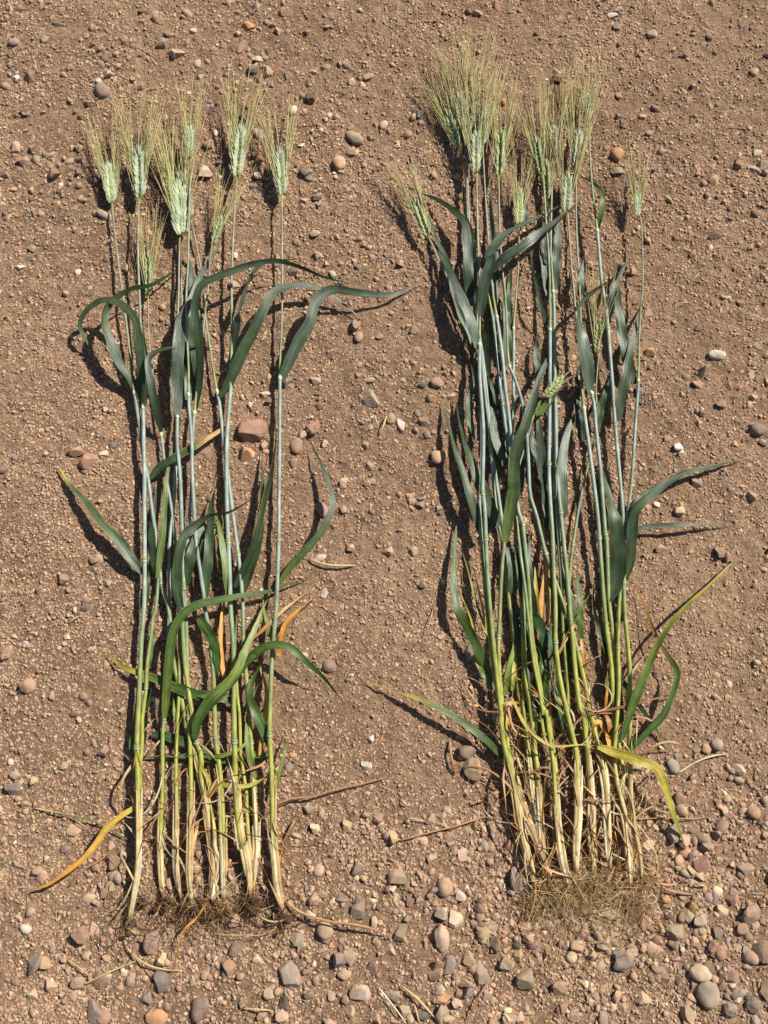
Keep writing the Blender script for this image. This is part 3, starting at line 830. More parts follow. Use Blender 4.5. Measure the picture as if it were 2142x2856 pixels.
    # roots
    if roots:
        bag = Bag(); d = dirn(.99)
        tone_c = {'t': ((206, 168, 116), (168, 128, 86), (230, 200, 152)), 'd': ((142, 108, 74), (104, 78, 56), (210, 176, 126))}[rootcol]
        for j in range(roots):
            a0 = math.atan2(d[1], d[0]) + r.normal() * .95
            ln = rootlen * r.uniform(.12, 1.0) ** 1.3 * 1.25; m = 11
            Pn = [base + np.array([r.normal() * .007, r.normal() * .005 - .003, r.uniform(-.001, .003)])]
            kk = r.normal() * 20
            for _ in range(m - 1):
                kk += r.normal() * 45; a0 += kk * ln / m
                Pn.append(Pn[-1] + np.array([math.cos(a0), math.sin(a0), 0]) * ln / m)
            Pn = np.array(Pn); tt = np.linspace(0, 1, m)
            g = ground_low(Pn[:, 0], Pn[:, 1])
            Pn[:, 2] = np.maximum(g + .002 + (Pn[0, 2] - g[0]) * (1 - tt) + r.uniform(0, .007) * np.abs(np.sin(tt * r.uniform(2, 7))), g + .0022)
            w = r.choice([.00014, .00022, .00042], p=[.55, .33, .12])
            V, F = tube(Pn, np.linspace(w * 1.2, w * .6, m), 3, cap=False)
            bag.add(V, F, lin(tone_c[int(r.integers(3))]) * .85 * r.uniform(.45, 1.25))
        link('roots', bag.mesh('roots', M_ROOT), root, kind='stuff')
        if rootcol == 'd':
            # soil still caught in the root crown
            for j in range(int(r.integers(2, 5))):
                V, F = ICO[3]
                V = V * (1 + .28 * np.sin(V @ r.normal(size=3) * 5 + 1) + .16 * np.sin(V @ r.normal(size=3) * 11))[:, None]
                V = V * np.array([1, .8, .5]) * r.uniform(.0022, .0055) + base + np.array([r.normal() * .006, r.uniform(-.013, .001), .0012])
                link('soil_clod', mesh('soil_clod', V, F, M_ROOT, np.broadcast_to(lin((92, 70, 54)) * .7, (len(V), 3)) * (.8 + .4 * r.random((len(V), 1)))), root)
    if earspec:
        kw = dict(seed=i, tone=tone, z=z + .001); kw.update(earkw or {})
        ear(root, earspec[0], earspec[1], **kw)
    STK[key] = root
    return root

GL = 'wheat stalks laid out in the sparser bundle'
GR = 'wheat stalks laid out in the fuller bundle'
kl = dict(group=GL, rootcol='d', roots=26, rootlen=.055)
# ---- sparser bundle
stalk('S1', 'leaning wheat stalk with outermost pale ear, curling flag leaf, sparser bundle',
      'A335,760 350,900 375,1100 405,1320 430,1520 445,1659 B468,400 480,480 500,620 515,760 545,900 570,1080 600,1300 625,1530 665,1659 C690,480 750,760 770,890 830,1100 900,1400 935,1640 D1130,800 1112,950',
      ('A335,762', 'A310,520'), 'B468,400', 'B625,1530 C770,890', z=.009, earkw=dict(awn=1.15, spread=.9, wfac=.2), **kl)
stalk('S2', 'straight wheat stalk with plump blue green ear and straw coloured foot, sparser bundle',
      'A493,735 490,760 492,1000 495,1300 505,1659 B512,200 520,470 522,700 530,900 528,1340 525,1500 520,1659 C505,400 495,700 480,1020 487,1200 490,1659 D680,870 660,1000 650,1070',
      ('A495,735', 'A492,440'), 'B520,470', 'B528,1345 C480,1020', z=.015, tone='b', earkw=dict(awn=1.2, spread=1.2), dry=5, rad=1.1, **kl)
stalk('S3', 'short wheat stalk whose small yellow green ear sits low, sparser bundle',
      'A545,1300 550,1500 560,1659 B565,200 580,350 605,560 620,640 635,750 650,880 680,1080 700,1280 705,1380 C722,200 728,450 725,700 715,900 715,1200 712,1500 D917,713 930,850 945,940',
      ('A545,1302', 'A548,1040'), 'B620,635', '', z=.008, tone='y', earkw=dict(awn=1.0, spread=.75, wfac=.17), rad=.85, **kl)
stalk('S10', 'wheat stalk with greenish ear half hidden behind neighbouring ears, sparser bundle',
      'A690,740 705,900 720,1000 735,1200 740,1400 B735,300 725,500 712,750 700,950 685,1100 667,1250 665,1450 668,1659 C655,500 648,750 640,840 632,1000 625,1200 620,1400 618,1600 D825,520 830,700 838,940',
      ('A690,742', 'A640,520'), None, 'C640,840', z=.006, tone='n', earkw=dict(awn=1.1), rad=.95, **kl)
stalk('S6', 'wheat stalk bending outwards with ear hidden behind a taller one, sparser bundle',
      'A792,850 820,980 845,1150 865,1300 890,1480 915,1659 B945,400 960,480 980,700 1000,850 1035,1100 1070,1350 1085,1500 1095,1659 C1095,200 1100,400 1115,600 1130,850 1140,1000 1160,1300 1170,1550 D1380,640 1350,900',
      ('A792,850', 'A715,585'), 'B945,405', 'B1072,1365 C1140,1000', z=.008, tone='y', earkw=dict(awn=1.0), **kl)
stalk('S4', 'wheat stalk with broad blue green ear and wide pale flag leaf, sparser bundle',
      'A735,945 732,970 722,1200 718,1450 715,1659 B718,535 715,700 730,900 740,1200 745,1400 750,1530 C748,80 745,280 760,480 790,760 815,960 850,1060 D1050,200 1090,400 1120,600 1135,760 1110,940',
      ('A736,945', 'A722,640'), 'B718,535', 'B752,1525 C815,960', z=.013, tone='b', earkw=dict(awn=1.2, spread=1.2, wfac=.26), dry=4, rad=1.1, **kl)
stalk('S5', 'tallest straight wheat stalk with slender pale ear, sparser bundle',
      'A785,500 780,800 775,1100 768,1320 B775,200 778,450 790,600 798,700 805,900 815,1100 825,1280 850,1450 870,1600 C870,200 890,330 925,600 932,800 935,940 955,1100 970,1300 985,1659 D1188,800 1190,950',
      ('A786,502', 'A792,310'), 'B778,450', 'C935,940', z=.017, tone='b', earkw=dict(awn=1.5, spread=.7, wfac=.22), **kl)
stalk('S7', 'wheat stalk with slanting yellow green ear beside a folded leaf, sparser bundle',
      'A920,1005 905,1080 890,1250 868,1420 852,1600 B838,260 818,500 805,700 800,850 790,1050 775,1250 760,1400 752,1550 C755,150 765,400 775,650 785,850 790,1100 795,1300 785,1659 D995,850 1010,980',
      ('A918,1008', 'A975,830'), 'B818,500', 'C785,850', z=.011, tone='y', earkw=dict(awn=1.5, spread=.8, wfac=.21), rad=.9, **kl)
stalk('S8', 'wheat stalk carrying the fattest green ear with dense awns, sparser bundle',
      'A1055,610 1050,700 1042,950 1035,1200 1030,1500 B1022,270 1015,450 1010,600 1005,800 1000,1000 1008,1250 1018,1450 1025,1659 C1035,400 1045,700 1045,1000 1050,1200 1065,1400 1090,1600 D1300,600 1330,750 1345,920',
      ('A1055,612', 'A1085,310'), 'B1022,272', 'B1008,1255 C1045,1000', z=.014, tone='n', earkw=dict(awn=1.15, spread=1.3, wfac=.24, roll=.1), dry=7, rad=1.2, **kl)
stalk('S9', 'straight outer wheat stalk with broad leaf and splayed awns, sparser bundle',
      'A1320,715 1315,730 1320,900 1322,1200 1318,1500 1310,1659 B1307,340 1302,700 1300,1000 1298,1250 1290,1450 1280,1659 C1265,450 1255,750 1250,930 1262,1200 1270,1500 D1478,600 1500,850 1530,1000 1535,1040',
      ('A1322,717', 'A1303,440'), 'B1307,340', 'B1298,1252 C1250,930', z=.014, tone='n', earkw=dict(awn=1.15, spread=1.25, wfac=.2), dry=5, rad=1.05, **kl)
stalk('S11', 'young wheat stalk with its ear still sheathed in a green leaf, sparser bundle',
      'B645,960 620,1200 600,1490 585,1659 C570,250 545,500 530,650 515,850 505,1000 500,1100 505,1400 D705,600 690,760 672,900',
      None, 'B600,1490', 'C530,650', z=.010, rad=.95, **kl)
stalk('S12', 'short green side tiller without ear at the sparser bundle foot',
      'C1055,240 1050,420 1062,600 1072,800 1080,1000 1100,1200 1120,1400 1135,1600 D1350,760 1340,900', None, None, '', z=.006, rad=.85, **kl)
stalk('S13', 'pale basal tiller without ear beside the fattest stalk foot, sparser bundle',
      'C900,1320 920,1420 935,1600 D1160,700 1140,850 1120,940', None, None, '', z=.010, rad=1.15, **kl)

L = STK
leaf(L['S1'], 'B468,400 440,320 370,220 310,60 A297,1480 298,1390 345,1320 450,1255 560,1235 640,1190 770,1105', 44, 'g', lift=.035)
leaf(L['S2'], 'B512,470 505,250 A485,1520 468,1430 410,1360 340,1325 270,1325 190,1380 150,1460 175,1530 230,1620 B290,210', 44, 'g', lift=.04)
leaf(L['S2'], 'B527,470 528,300 525,150 A512,1480 505,1420', 40, 'd', lift=.003, z0=.006)
leaf(L['S3'], 'B620,630 592,500 562,350 545,240 562,190 640,152 750,142 850,135 950,120', 36, 'd', lift=.035)
leaf(L['S5'], 'B785,450 800,250 805,0 A812,1420 808,1300 795,1150 785,1040', 78, 'd', lift=.006, z0=.010)
leaf(L['S4'], 'B716,535 714,400 718,200 733,0 A765,1390 805,1300 850,1180 900,1100 950,1020 978,965', 58, 'b', lift=.016, z0=.018)
leaf(L['S7'], 'B822,500 848,300 838,50 A815,1380 850,1240 960,1180 1030,1155 1150,1112 1300,1095 1450,1140 1570,1190 Z780,618', 40, 'd', lift=.045)
leaf(L['S8'], 'B1025,275 1042,150 1062,0 A1100,1300 1140,1190 1200,1115 1290,1090 1420,1086', 48, 'b', lift=.022)
leaf(L['S6'], 'B955,430 990,390 1040,290 1100,150 1160,40 A1230,1340 1280,1270 1340,1245 1420,1230 1500,1240 1600,1285 Z778,686', 52, 'g', lift=.03)
leaf(L['S9'], 'B1312,340 1350,250 1420,100 1480,0 A1505,1350 1560,1280 1640,1258 Z760,630 840,636 908,612', 56, 'b', lift=.028)
leaf(L['S2'], 'B512,1450 430,1340 350,1230 270,1150 190,1040 100,940 40,850 10,815', 50, 'gy', lift=.012)
leaf(L['S9'], 'B1300,1510 1380,1400 1480,1290 1560,1190 1605,1080 1610,1000 1570,870 1510,740 1465,650', 34, 'lgg', lift=.022)
leaf(L['S6'], 'B1095,1560 1150,1400 1190,1200 1205,1000 1205,850 1200,735', 46, 'g', lift=.014)
leaf(L['S8'], 'B1045,1530 1100,1430 1160,1290 1200,1120 1235,960 1265,830 1285,680 1282,545', 38, 'gy', lift=.020)
leaf(L['S5'], 'B872,1600 890,1400 905,1200 915,1050 950,900 978,755', 44, 'g', lift=.010)
leaf(L['S4'], 'C742,225 B716,1550 716,1400 750,1240 830,1160 920,1110 1010,1095 1100,1050 1198,985', 44, 'g', lift=.024, z0=.016)
leaf(L['S4'], 'B757,1530 795,1350 830,1230 880,1180 960,1165', 52, 'g', lift=.012, z0=.016)
leaf(L['S8'], 'B1012,1590 990,1400 965,1230 945,1140 900,1040', 34, 'l', lift=.012)
leaf(L['S5'], 'B850,1340 900,1240 950,1195 960,1140', 40, 'ggy', lift=.006)
leaf(L['S11'], 'B600,1490 572,1300 568,1180 585,1050 592,930', 38, 'g', lift=.006, z0=.010)
leaf(L['S11'], 'B598,1480 628,1250 645,1000 660,850 690,700 702,570', 30, 'l', lift=.004, z0=.012, z1=.012)
leaf(L['S3'], 'B560,900 620,830 720,770 820,710 920,650 1000,600 1055,565', 40, 'ggo', lift=.014)
leaf(L['S4'], 'C900,715 800,690 700,655 600,610 480,570 380,525 298,435', 44, 'dgy', lift=.008, z0=.012)
leaf(L['S4'], 'C815,690 930,712 1050,750 1132,802', 42, 'g', lift=.006, z0=.012)
leaf(L['S10'], 'C640,835 652,700 668,500 690,350 742,240 830,180 940,155 1100,125 1250,100 1350,62 1480,20', 46, 'lgg', lift=.022, z0=.018)
leaf(L['S4'], 'C815,960 835,850 905,725 1000,640 1060,560 1110,440 1160,330 1210,200 1252,118', 46, 'glL', lift=.028, z0=.016)
leaf(L['S7'], 'C800,930 870,790 970,690 1090,550 1180,445 1260,400 1340,345 1412,325', 40, 'g', lift=.026, z0=.016)
leaf(L['S8'], 'C1060,560 1110,510 1180,450 1270,412 1370,430 1450,500 1560,600 Z745,1521', 38, 'g', lift=.028, z0=.014)
leaf(L['S10'], 'C565,930 650,940 760,978 850,1010 950,1048 1050,1090 1108,1112', 42, 'd', lift=.003, z0=.005, z1=.004)
leaf(L['S9'], 'C1250,1048 1140,1048 1090,1060 950,1078 800,1060 650,1055 520,1065 395,1066', 32, 'g', lift=.003, z0=.007)
leaf(L['S5'], 'C838,255 890,330 935,420 945,520 910,660', 50, 'g', lift=.008, z0=.014, z1=.012)
leaf(L['S9'], 'C1250,1000 1215,910 1165,790 1132,700 1155,610 1200,520 1242,455', 42, 'g', lift=.016)
leaf(L['S9'], 'C1270,400 1245,300 1215,210 1212,140', 26, 'l', lift=.010)
leaf(L['S9'], 'C1275,1280 1300,1180 1330,1060 1360,930 1395,812', 17, 'lg', lift=.014)
leaf(L['S8'], 'C890,1295 940,1222 1040,1230 1130,1225 1220,1180 1322,1088', 22, 'lyl', lift=.012)
leaf(L['S9'], 'C1310,480 1320,380 1350,280 1420,210 B1500,1600 1560,1540 1632,1450', 30, 'ooo', lift=.010, label='withered orange leaf')
leaf(L['S6'], 'C1140,385 1220,315 1330,210 1420,140 1500,85', 18, 'opr', lift=.012, label='withered orange leaf')
leaf(L['S2'], 'D690,395 590,460 510,530 450,620 380,700 280,780 180,850 80,890 60,960 40,1020', 27, 'yoo', lift=.014, label='yellowed leaf with withered orange end')
leaf(L['S2'], 'C505,1010 525,880 548,760 575,650 620,590 650,560', 40, 'd', lift=.003, z0=.006)
leaf(L['S2'], 'C470,1060 450,980 475,880 485,820', 26, 'g', lift=.004)
leaf(L['S7'], 'C840,1058 980,1050 1090,1000 1170,880', 17, 'lly', lift=.014)
leaf(L['S5'], 'C985,600 965,450 968,300 985,90', 24, 'ooo', lift=.004, label='withered orange leaf')
leaf(L['S6'], 'C1190,1050 1215,880 1230,680 1200,560 1160,420', 22, 'oyo', lift=.006, label='withered yellow leaf')
leaf(L['S4'], 'D1110,330 1100,240 1050,150 1010,20', 20, 'yyo', lift=.008)
leaf(L['S6'], 'C1170,1180 1130,1040 1120,900 1130,780 1180,640', 28, 'lg', lift=.006)
leaf(L['S11'], 'C540,560 565,430 578,350 570,260', 22, 'g', lift=.004)
leaf(L['S2'], 'C535,180 545,60 B548,1420 550,1360', 22, 'd', lift=.003, z0=.006)
leaf(L['S3'], 'C705,840 695,760 690,680', 18, 'l', lift=.003)
leaf(L['S7'], 'D1000,720 1010,640 1030,560 1050,470', 20, 'opo', lift=.006, label='withered orange leaf')
leaf(L['S13'], 'D1090,960 1030,1050 960,1120 920,1250 890,1400 880,1540', 10, 'oop', lift=.006, z0=.012, label='withered orange leaf trailing past the roots')
leaf(L['S13'], 'D1120,940 1200,870 1290,790 1370,720 1400,680', 14, 'www', lift=.012, z0=.012, kind='strip')
leaf(L['S9'], 'D1540,1010 1470,870 1420,760 1350,610', 14, 'rpr', lift=.006, kind='strip', name='dead_leaf')
leaf(L['S2'], 'D680,130 610,240 590,350 605,460', 14, 'spp', lift=.014, kind='strip', name='dead_leaf')
leaf(L['S2'], 'D820,20 740,110 680,160 610,90', 12, 'ppr', lift=.012, kind='strip', name='dead_leaf')
leaf(L['S2'], 'D660,385 760,395 860,415 890,430', 12, 'rrp', lift=.012, kind='strip', name='dead_leaf')
leaf(L['S9'], 'D1465,10 1530,25 1600,45 1660,90', 14, 'ooo', lift=.008, kind='strip', name='dead_leaf')
leaf(L['S9'], 'D1400,480 1480,410 1560,360 1660,345', 12, 'rrr', lift=.010, kind='strip', name='dead_leaf')
leaf(L['S8'], 'D1310,560 1440,590 1520,680 1650,750', 12, 'roo', lift=.010, kind='strip', name='dead_leaf')
leaf(L['S8'], 'D1100,360 1190,250 1330,190 1420,150 1510,30', 13, 'orr', lift=.018, kind='strip', name='dead_leaf')

# ---- fuller bundle
kr = dict(group=GR, rootcol='t', roots=24, rootlen=.09, straw=.135)
H1 = 'H300,150 320,350 370,560 400,750 440,950 505,1195'
H2 = 'H335,200 350,400 390,560 430,700 480,850 560,1050 600,1160'
H3 = 'H425,120 440,250 460,400 480,600 500,750 530,950 580,1140'
H4 = 'H465,80 490,300 515,500 530,700 540,850 550,1000 590,1140'
H5 = 'H575,150 592,300 620,500 630,700 640,850 670,1050 715,1220'
H6 = 'H690,200 735,400 745,550 745,750 735,950 740,1110'
H7 = 'H770,150 790,300 810,500 825,700 825,900 842,1120'
H8 = 'H840,250 870,400 900,550 915,750 925,950 935,1090'
H9 = 'H958,200 945,450 962,600 1000,750 1025,950 1040,1205'
H10 = 'H1047,100 1048,300 1055,500 1060,700 1085,880 1115,1020 1125,1170'
stalk('RA', 'wheat stalk with yellow green ear leaning away from a dense ear cluster, fuller bundle',
      'E475,745 490,790 512,900 520,1050 530,1300 F440,100 470,400 500,600 520,800 545,1000 560,1220 580,1400 605,1580 G322,470 340,700 365,900 395,1150 415,1350 ' + H3,
      ('E475,747', 'E400,535'), None, 'F560,1222', z=.007, tone='y', earkw=dict(awn=1.25, wfac=.2), **kr)
stalk('RB', 'wheat stalk with grey green ear deep inside the dense ear cluster, fuller bundle',
      'E500,650 515,700 520,900 525,1080 535,1300 F450,100 480,400 512,650 532,850 552,1050 580,1250 610,1480 G322,400 325,450 310,620 298,800 290,1020 300,1200 322,1420 ' + H2,
      ('E500,652', 'E468,425'), None, 'G290,1020', z=.009, tone='n', earkw=dict(awn=1.4, wfac=.2), **kr)
stalk('RC', 'wheat stalk with shaded ear topping the dense ear cluster, fuller bundle',
      'E530,660 523,800 528,1000 545,1300 F500,120 550,300 575,450 592,620 625,870 650,1050 672,1160 690,1350 705,1500 G410,350 432,520 440,650 436,900 445,1150 455,1280 ' + H4,
      ('E530,662', 'E548,435'), None, 'F627,872', z=.011, tone='n', earkw=dict(awn=1.4, wfac=.22), **kr)
stalk('R1', 'wheat stalk with ear drooping far out past the other ears, fuller bundle',
      'E300,1260 350,1380 430,1550 F370,300 430,450 480,600 496,800 503,1000 500,1250 494,1400 G183,250 196,500 215,720 245,1000 268,1200 285,1300 ' + H1,
      ('E300,1262', 'E215,1035'), None, '', z=.012, tone='y', earkw=dict(awn=1.1, spread=.7, wfac=.2), **kr)
stalk('RD', 'wheat stalk with tall blue stem and greenish ear in front of dense cluster, fuller bundle',
      'E570,900 575,1200 585,1500 F483,250 487,570 495,800 506,1000 506,1200 503,1400 G203,250 208,420 228,720 258,1050 276,1200 290,1320 ' + H1,
      ('E570,902', 'E572,650'), 'F487,570', 'F503,1405 G207,420', z=.017, tone='n', shift=2, earkw=dict(awn=1.5, wfac=.2), rad=1.1, dry=5, **kr)
stalk('RE', 'wheat stalk with pale blue green ear at the dense cluster edge, fuller bundle',
      'E610,740 625,950 645,1200 665,1450 680,1600 F600,400 625,600 637,760 660,950 680,1150 700,1350 715,1500 G425,300 442,450 470,700 482,900 505,1100 540,1300 562,1450 ' + H5,
      ('E610,742', 'E618,500'), 'F597,400', 'G425,300', z=.014, tone='b', earkw=dict(awn=1.4, wfac=.22), **kr)
stalk('RF', 'wheat stalk with separate dark green wide awned ear, long slanting lower stem, fuller bundle',
      'E710,915 715,1200 728,1450 F640,250 650,500 660,650 685,710 712,790 740,900 758,1050 768,1200 G468,160 512,300 560,500 630,700 700,900 750,1080 790,1250 820,1400 ' + H8,
      ('E710,917', 'E722,640'), 'F660,650', 'G560,490 G750,1085', z=.015, tone='y', earkw=dict(awn=1.15, spread=1.3, wfac=.2), **kr)
stalk('RG', 'wheat stalk with small low ear behind a broad curved leaf, fuller bundle',
      'E820,1195 818,1290 805,1500 795,1659 F688,350 682,460 680,700 675,1000 668,1150 672,1400 G375,300 385,550 410,750 420,890 425,1150 430,1330 ' + H3,
      ('E820,1197', 'E832,990'), 'F682,460', 'G420,890', z=.009, tone='y', shift=4, earkw=dict(awn=1.0, spread=.9, wfac=.2), rad=.9, **kr)
stalk('RH', 'wheat stalk with leaning yellow green ear above a thick central stem, fuller bundle',
      'E955,905 962,950 975,1100 990,1300 F893,100 895,200 897,450 903,700 898,1000 895,1230 900,1450 G600,400 605,600 615,800 617,1000 635,1150 660,1300 ' + H6,
      ('E955,907', 'E920,690'), 'F897,450', 'F895,1235 G617,1000', z=.016, tone='y', earkw=dict(awn=1.4, wfac=.2), rad=1.1, **kr)
stalk('RI', 'wheat stalk with bluish white ear standing behind a greener ear, fuller bundle',
      'E1025,830 1015,900 1010,1100 1008,1350 F905,0 918,230 925,500 930,800 935,1000 940,1250 960,1500 G668,450 690,650 720,950 745,1250 760,1400 ' + H7,
      ('E1025,832', 'E1026,615'), 'F919,235', 'F940,1252 G652,285', z=.011, tone='b', earkw=dict(awn=1.5, wfac=.22), rad=1.1, **kr)
stalk('RJ', 'wheat stalk with ear overlapping the foot of a leaning ear, fuller bundle',
      'E985,1060 990,1200 1003,1400 F908,250 912,500 914,800 918,1100 925,1350 940,1600 G632,400 642,600 660,900 678,1150 690,1330 ' + H6,
      ('E985,1062', 'E985,830'), None, '', z=.007, tone='y', shift=3, earkw=dict(awn=1.3, wfac=.2), **kr)
stalk('RK', 'wheat stalk with silvery blue ear beside the highest single ear, fuller bundle',
      'E1155,875 1153,1000 1160,1300 1172,1500 F1065,100 1070,260 1078,500 1082,730 1097,920 1120,1080 1150,1300 1175,1550 G872,420 882,560 897,750 917,950 940,1150 950,1330 ' + H9,
      ('E1155,877', 'E1172,640'), 'F1097,925', 'G872,385', z=.012, tone='b', earkw=dict(awn=1.4, wfac=.22), rad=1.1, **kr)
stalk('RL', 'wheat stalk with dark ear partly hidden behind crossing leaves, fuller bundle',
      'E1095,1130 1100,1200 1112,1350 1130,1550 F1030,220 1045,400 1070,600 1110,780 1135,850 1150,1000 1175,1200 1195,1400 1212,1640 G908,450 916,600 926,780 938,950 950,1100 957,1300 ' + H9,
      ('E1095,1132', 'E1108,890'), 'F1132,822', 'G902,402', z=.010, tone='n', shift=4, earkw=dict(awn=1.2, spread=1.2, wfac=.22), rad=1.1, **kr)
stalk('RM', 'wheat stalk with the highest single ear and long bare straight stem, fuller bundle',
      'E1225,600 1230,700 1235,800 1250,1000 1270,1230 1300,1500 1325,1659 F1235,440 1255,700 1275,980 1300,1250 1325,1580 G1015,500 1018,670 1030,900 1045,1100 1050,1250 ' + H10,
      ('E1222,602', 'E1222,430'), 'E1270,1232', 'F1275,980 G1018,668 F1236,440', z=.012, tone='b', earkw=dict(awn=1.4, wfac=.22), **kr)
stalk('RN', 'lone thin wheat stalk set apart with small pale ear, fuller bundle',
      'E1510,1150 1515,1200 1520,1400 1522,1659 F1415,250 1400,500 1390,765 1375,1000 1360,1330 1340,1500 G1012,370 1000,500 975,750 965,1070 967,1200 962,1330 ' + H9,
      ('E1510,1152', 'E1512,990'), 'F1390,765', 'F1360,1332 G965,1070', z=.012, tone='b', shift=8, earkw=dict(awn=1.5, spread=.75, wfac=.19), rad=.92, **kr)
stalk('RO', 'short wheat stalk with thin yellow green ear among broad leaves, fuller bundle',
      'F1168,590 1165,620 1160,800 1163,1000 1140,1120 1111,1244 G760,180 725,370 700,560 692,750 705,1000 730,1200 755,1380 ' + H7,
      ('F1168,592', 'F1186,395'), None, 'G715,430', z=.008, tone='y', shift=5, earkw=dict(awn=1.5, spread=.6, wfac=.15), rad=.85, **kr)
stalk('RP', 'short wheat stalk with bent beardless green ear curling from its leaf, fuller bundle',
      'F815,950 780,1070 740,1200 718,1300 705,1400 G400,250 418,400 440,560 468,850 500,1100 540,1300 565,1450 ' + H5,
      ('F862,850', 'F985,735'), None, 'G425,305', z=.018, tone='y', shift=-5, earkw=dict(awn=.28, spread=2.0, wfac=.3, bend=-.08), rad=.9, **kr)
stalk('RQ', 'leafy tiller without ear among the lower stems, fuller bundle',
      'G480,880 500,1000 515,1200 535,1400 555,1560 H575,300 600,500 612,700 628,900 660,1100', None, None, 'G520,1050', z=.006, **kr)
stalk('RT', 'straw footed tiller without ear at the outer lower edge, fuller bundle',
      'G985,1150 975,1300 980,1500 H1000,420 1010,550 1015,750 1050,950 1062,1150', None, None, '', z=.008, **kr)

leaf(L['RP'], 'F815,950 850,860 880,830', 16, 'l', lift=.002, z0=.018, z1=.018)
leaf(L['R1'], 'F487,570 445,410 385,260 310,100 250,-10 E305,1262', 50, 'b', lift=.022, z0=.018)
leaf(L['R1'], 'F465,610 420,480 350,280 E420,1440 350,1285 310,1170 268,1058', 34, 'g', lift=.010)
leaf(L['RA'], 'F445,320 432,180 E532,1500 525,1300 510,1185 440,1110 350,1050 230,1005', 50, 'd', lift=.026, z0=.012)
leaf(L['RD'], 'F450,320 445,100 E545,1300 512,1090 450,1000', 62, 'b', lift=.010, z0=.014)
leaf(L['RE'], 'F500,375 520,200 560,50 E650,1380 690,1310 760,1240 880,1180 1000,1120 1132,1040', 54, 'b', lift=.034, z0=.020)
leaf(L['RC'], 'F560,115 E665,1470 740,1390 860,1310 960,1230 1080,1140 1192,1043', 50, 'b', lift=.036, z0=.026)
leaf(L['RF'], 'F660,650 642,450 642,300 630,210 590,120 E650,1380', 46, 'g', lift=.012)
leaf(L['RF'], 'F655,640 640,520 645,420 655,320', 28, 'd', lift=.004, z0=.008)
leaf(L['RE'], 'F592,390 580,200 E690,1400 670,1200 662,1020 674,875', 34, 'b', lift=.008)
leaf(L['RG'], 'F680,460 668,350 665,250 E780,1430 800,1380 870,1300 880,1240', 24, 'g', lift=.016)
leaf(L['RG'], 'E850,1200 860,1100 845,1010 840,960', 30, 'd', lift=.003, z0=.006)
leaf(L['RI'], 'F918,230 930,100 E1045,1350 1052,1200 1045,1095', 50, 'b', lift=.006)
leaf(L['RH'], 'F892,448 850,330 825,200 795,80 E905,1345 930,1310', 22, 'g', lift=.022)
leaf(L['RJ'], 'F885,260 868,100 E958,1300 962,1130 950,1010', 34, 'd', lift=.004, z0=.006)
leaf(L['RH'], 'F845,760 822,620 820,540 830,470', 32, 'b', lift=.006)
leaf(L['RB'], 'G330,440 350,300 385,120 F692,1350 702,1150 760,1000 830,760 890,620 940,510 980,462', 56, 'lgg', lift=.030, z0=.022)
leaf(L['RP'], 'F690,1260 728,1080 788,982', 30, 'l', lift=.008, z0=.020)
leaf(L['RP'], 'F815,950 872,900 930,810 972,672', 44, 'l', lift=.005, z0=.014, z1=.008)
leaf(L['RL'], 'F1132,822 1112,650 1082,500 1062,385 1062,325 1105,268 1200,200 1280,150 1362,60', 66, 'b', lift=.034, z0=.016)
leaf(L['RL'], 'F1115,800 1130,650 1128,560', 30, 'd', lift=.002, z0=.008)
leaf(L['RK'], 'F1072,262 1084,120 1096,45', 36, 'b', lift=.006, z0=.012, z1=.014)
leaf(L['RM'], 'E1273,1235 1300,1120 1308,1030 1260,958 1150,900', 26, 'l', lift=.026)
leaf(L['RO'], 'F1240,400 1262,260 1310,130 1362,38', 36, 'b', lift=.022)
leaf(L['RN'], 'F1388,770 1342,600 1312,450 1295,300 1288,200 1262,55', 50, 'g', lift=.012)
leaf(L['RM'], 'F1292,985 1310,860 1340,720 1370,560 1400,420 1442,298', 48, 'g', lift=.016)
leaf(L['RO'], 'F1168,1045 1190,920 1220,820 1252,728', 42, 'g', lift=.008)
leaf(L['RI'], 'F972,1545 968,1250 1000,1050 1040,960 1062,875', 56, 'b', lift=.010)
leaf(L['RD'], 'F605,1590 540,1450 450,1230 390,1050 350,838', 58, 'g', lift=.014)
leaf(L['R1'], 'G200,420 F455,1480 400,1300 330,1080 280,858', 44, 'g', lift=.022)
leaf(L['RA'], 'F475,1100 430,960 432,870 452,720 415,595', 32, 'g', lift=.008)
leaf(L['RC'], 'F660,1262 600,1130 572,1020 600,900 618,855', 48, 'g', lift=.008)
leaf(L['RC'], 'F600,900 565,790 532,685', 28, 'g', lift=.006)
leaf(L['RH'], 'F905,1610 880,1450 850,1300 810,1180 775,1070', 46, 'd', lift=.006, z0=.010)
leaf(L['RJ'], 'F862,1320 850,1150 832,960 835,860', 40, 'b', lift=.006)
leaf(L['RK'], 'F1085,860 1050,940 1090,915 1100,925', 16, 'd', lift=.006)
leaf(L['RL'], 'G925,775 972,650 982,480 962,300 905,80 F1190,1195', 80, 'g', lift=.008, z0=.012)
leaf(L['RN'], 'G1025,660 1055,540 1065,380 1085,260 1150,190 1290,80 1400,30 1530,0 1720,-45', 46, 'g', lift=.018)
leaf(L['RN'], 'G1060,330 1075,240 1130,170 1250,80', 32, 'g', lift=.012)
leaf(L['RM'], 'G1025,400 1100,362 1200,346 1350,340 1500,335 1645,336', 24, 'b', lift=.008)
leaf(L['RT'], 'G1000,1600 1060,1400 1130,1230 1200,1060 1300,900 1400,790 1500,700 1600,600 1684,517', 38, 'gly', lift=.028, z0=.014)
leaf(L['RM'], 'G1060,1640 1150,1540 1250,1430 1310,1280 1325,1190 1280,1110 1220,1020 1170,900 1120,770 1040,670', 30, 'ggo', lift=.016)
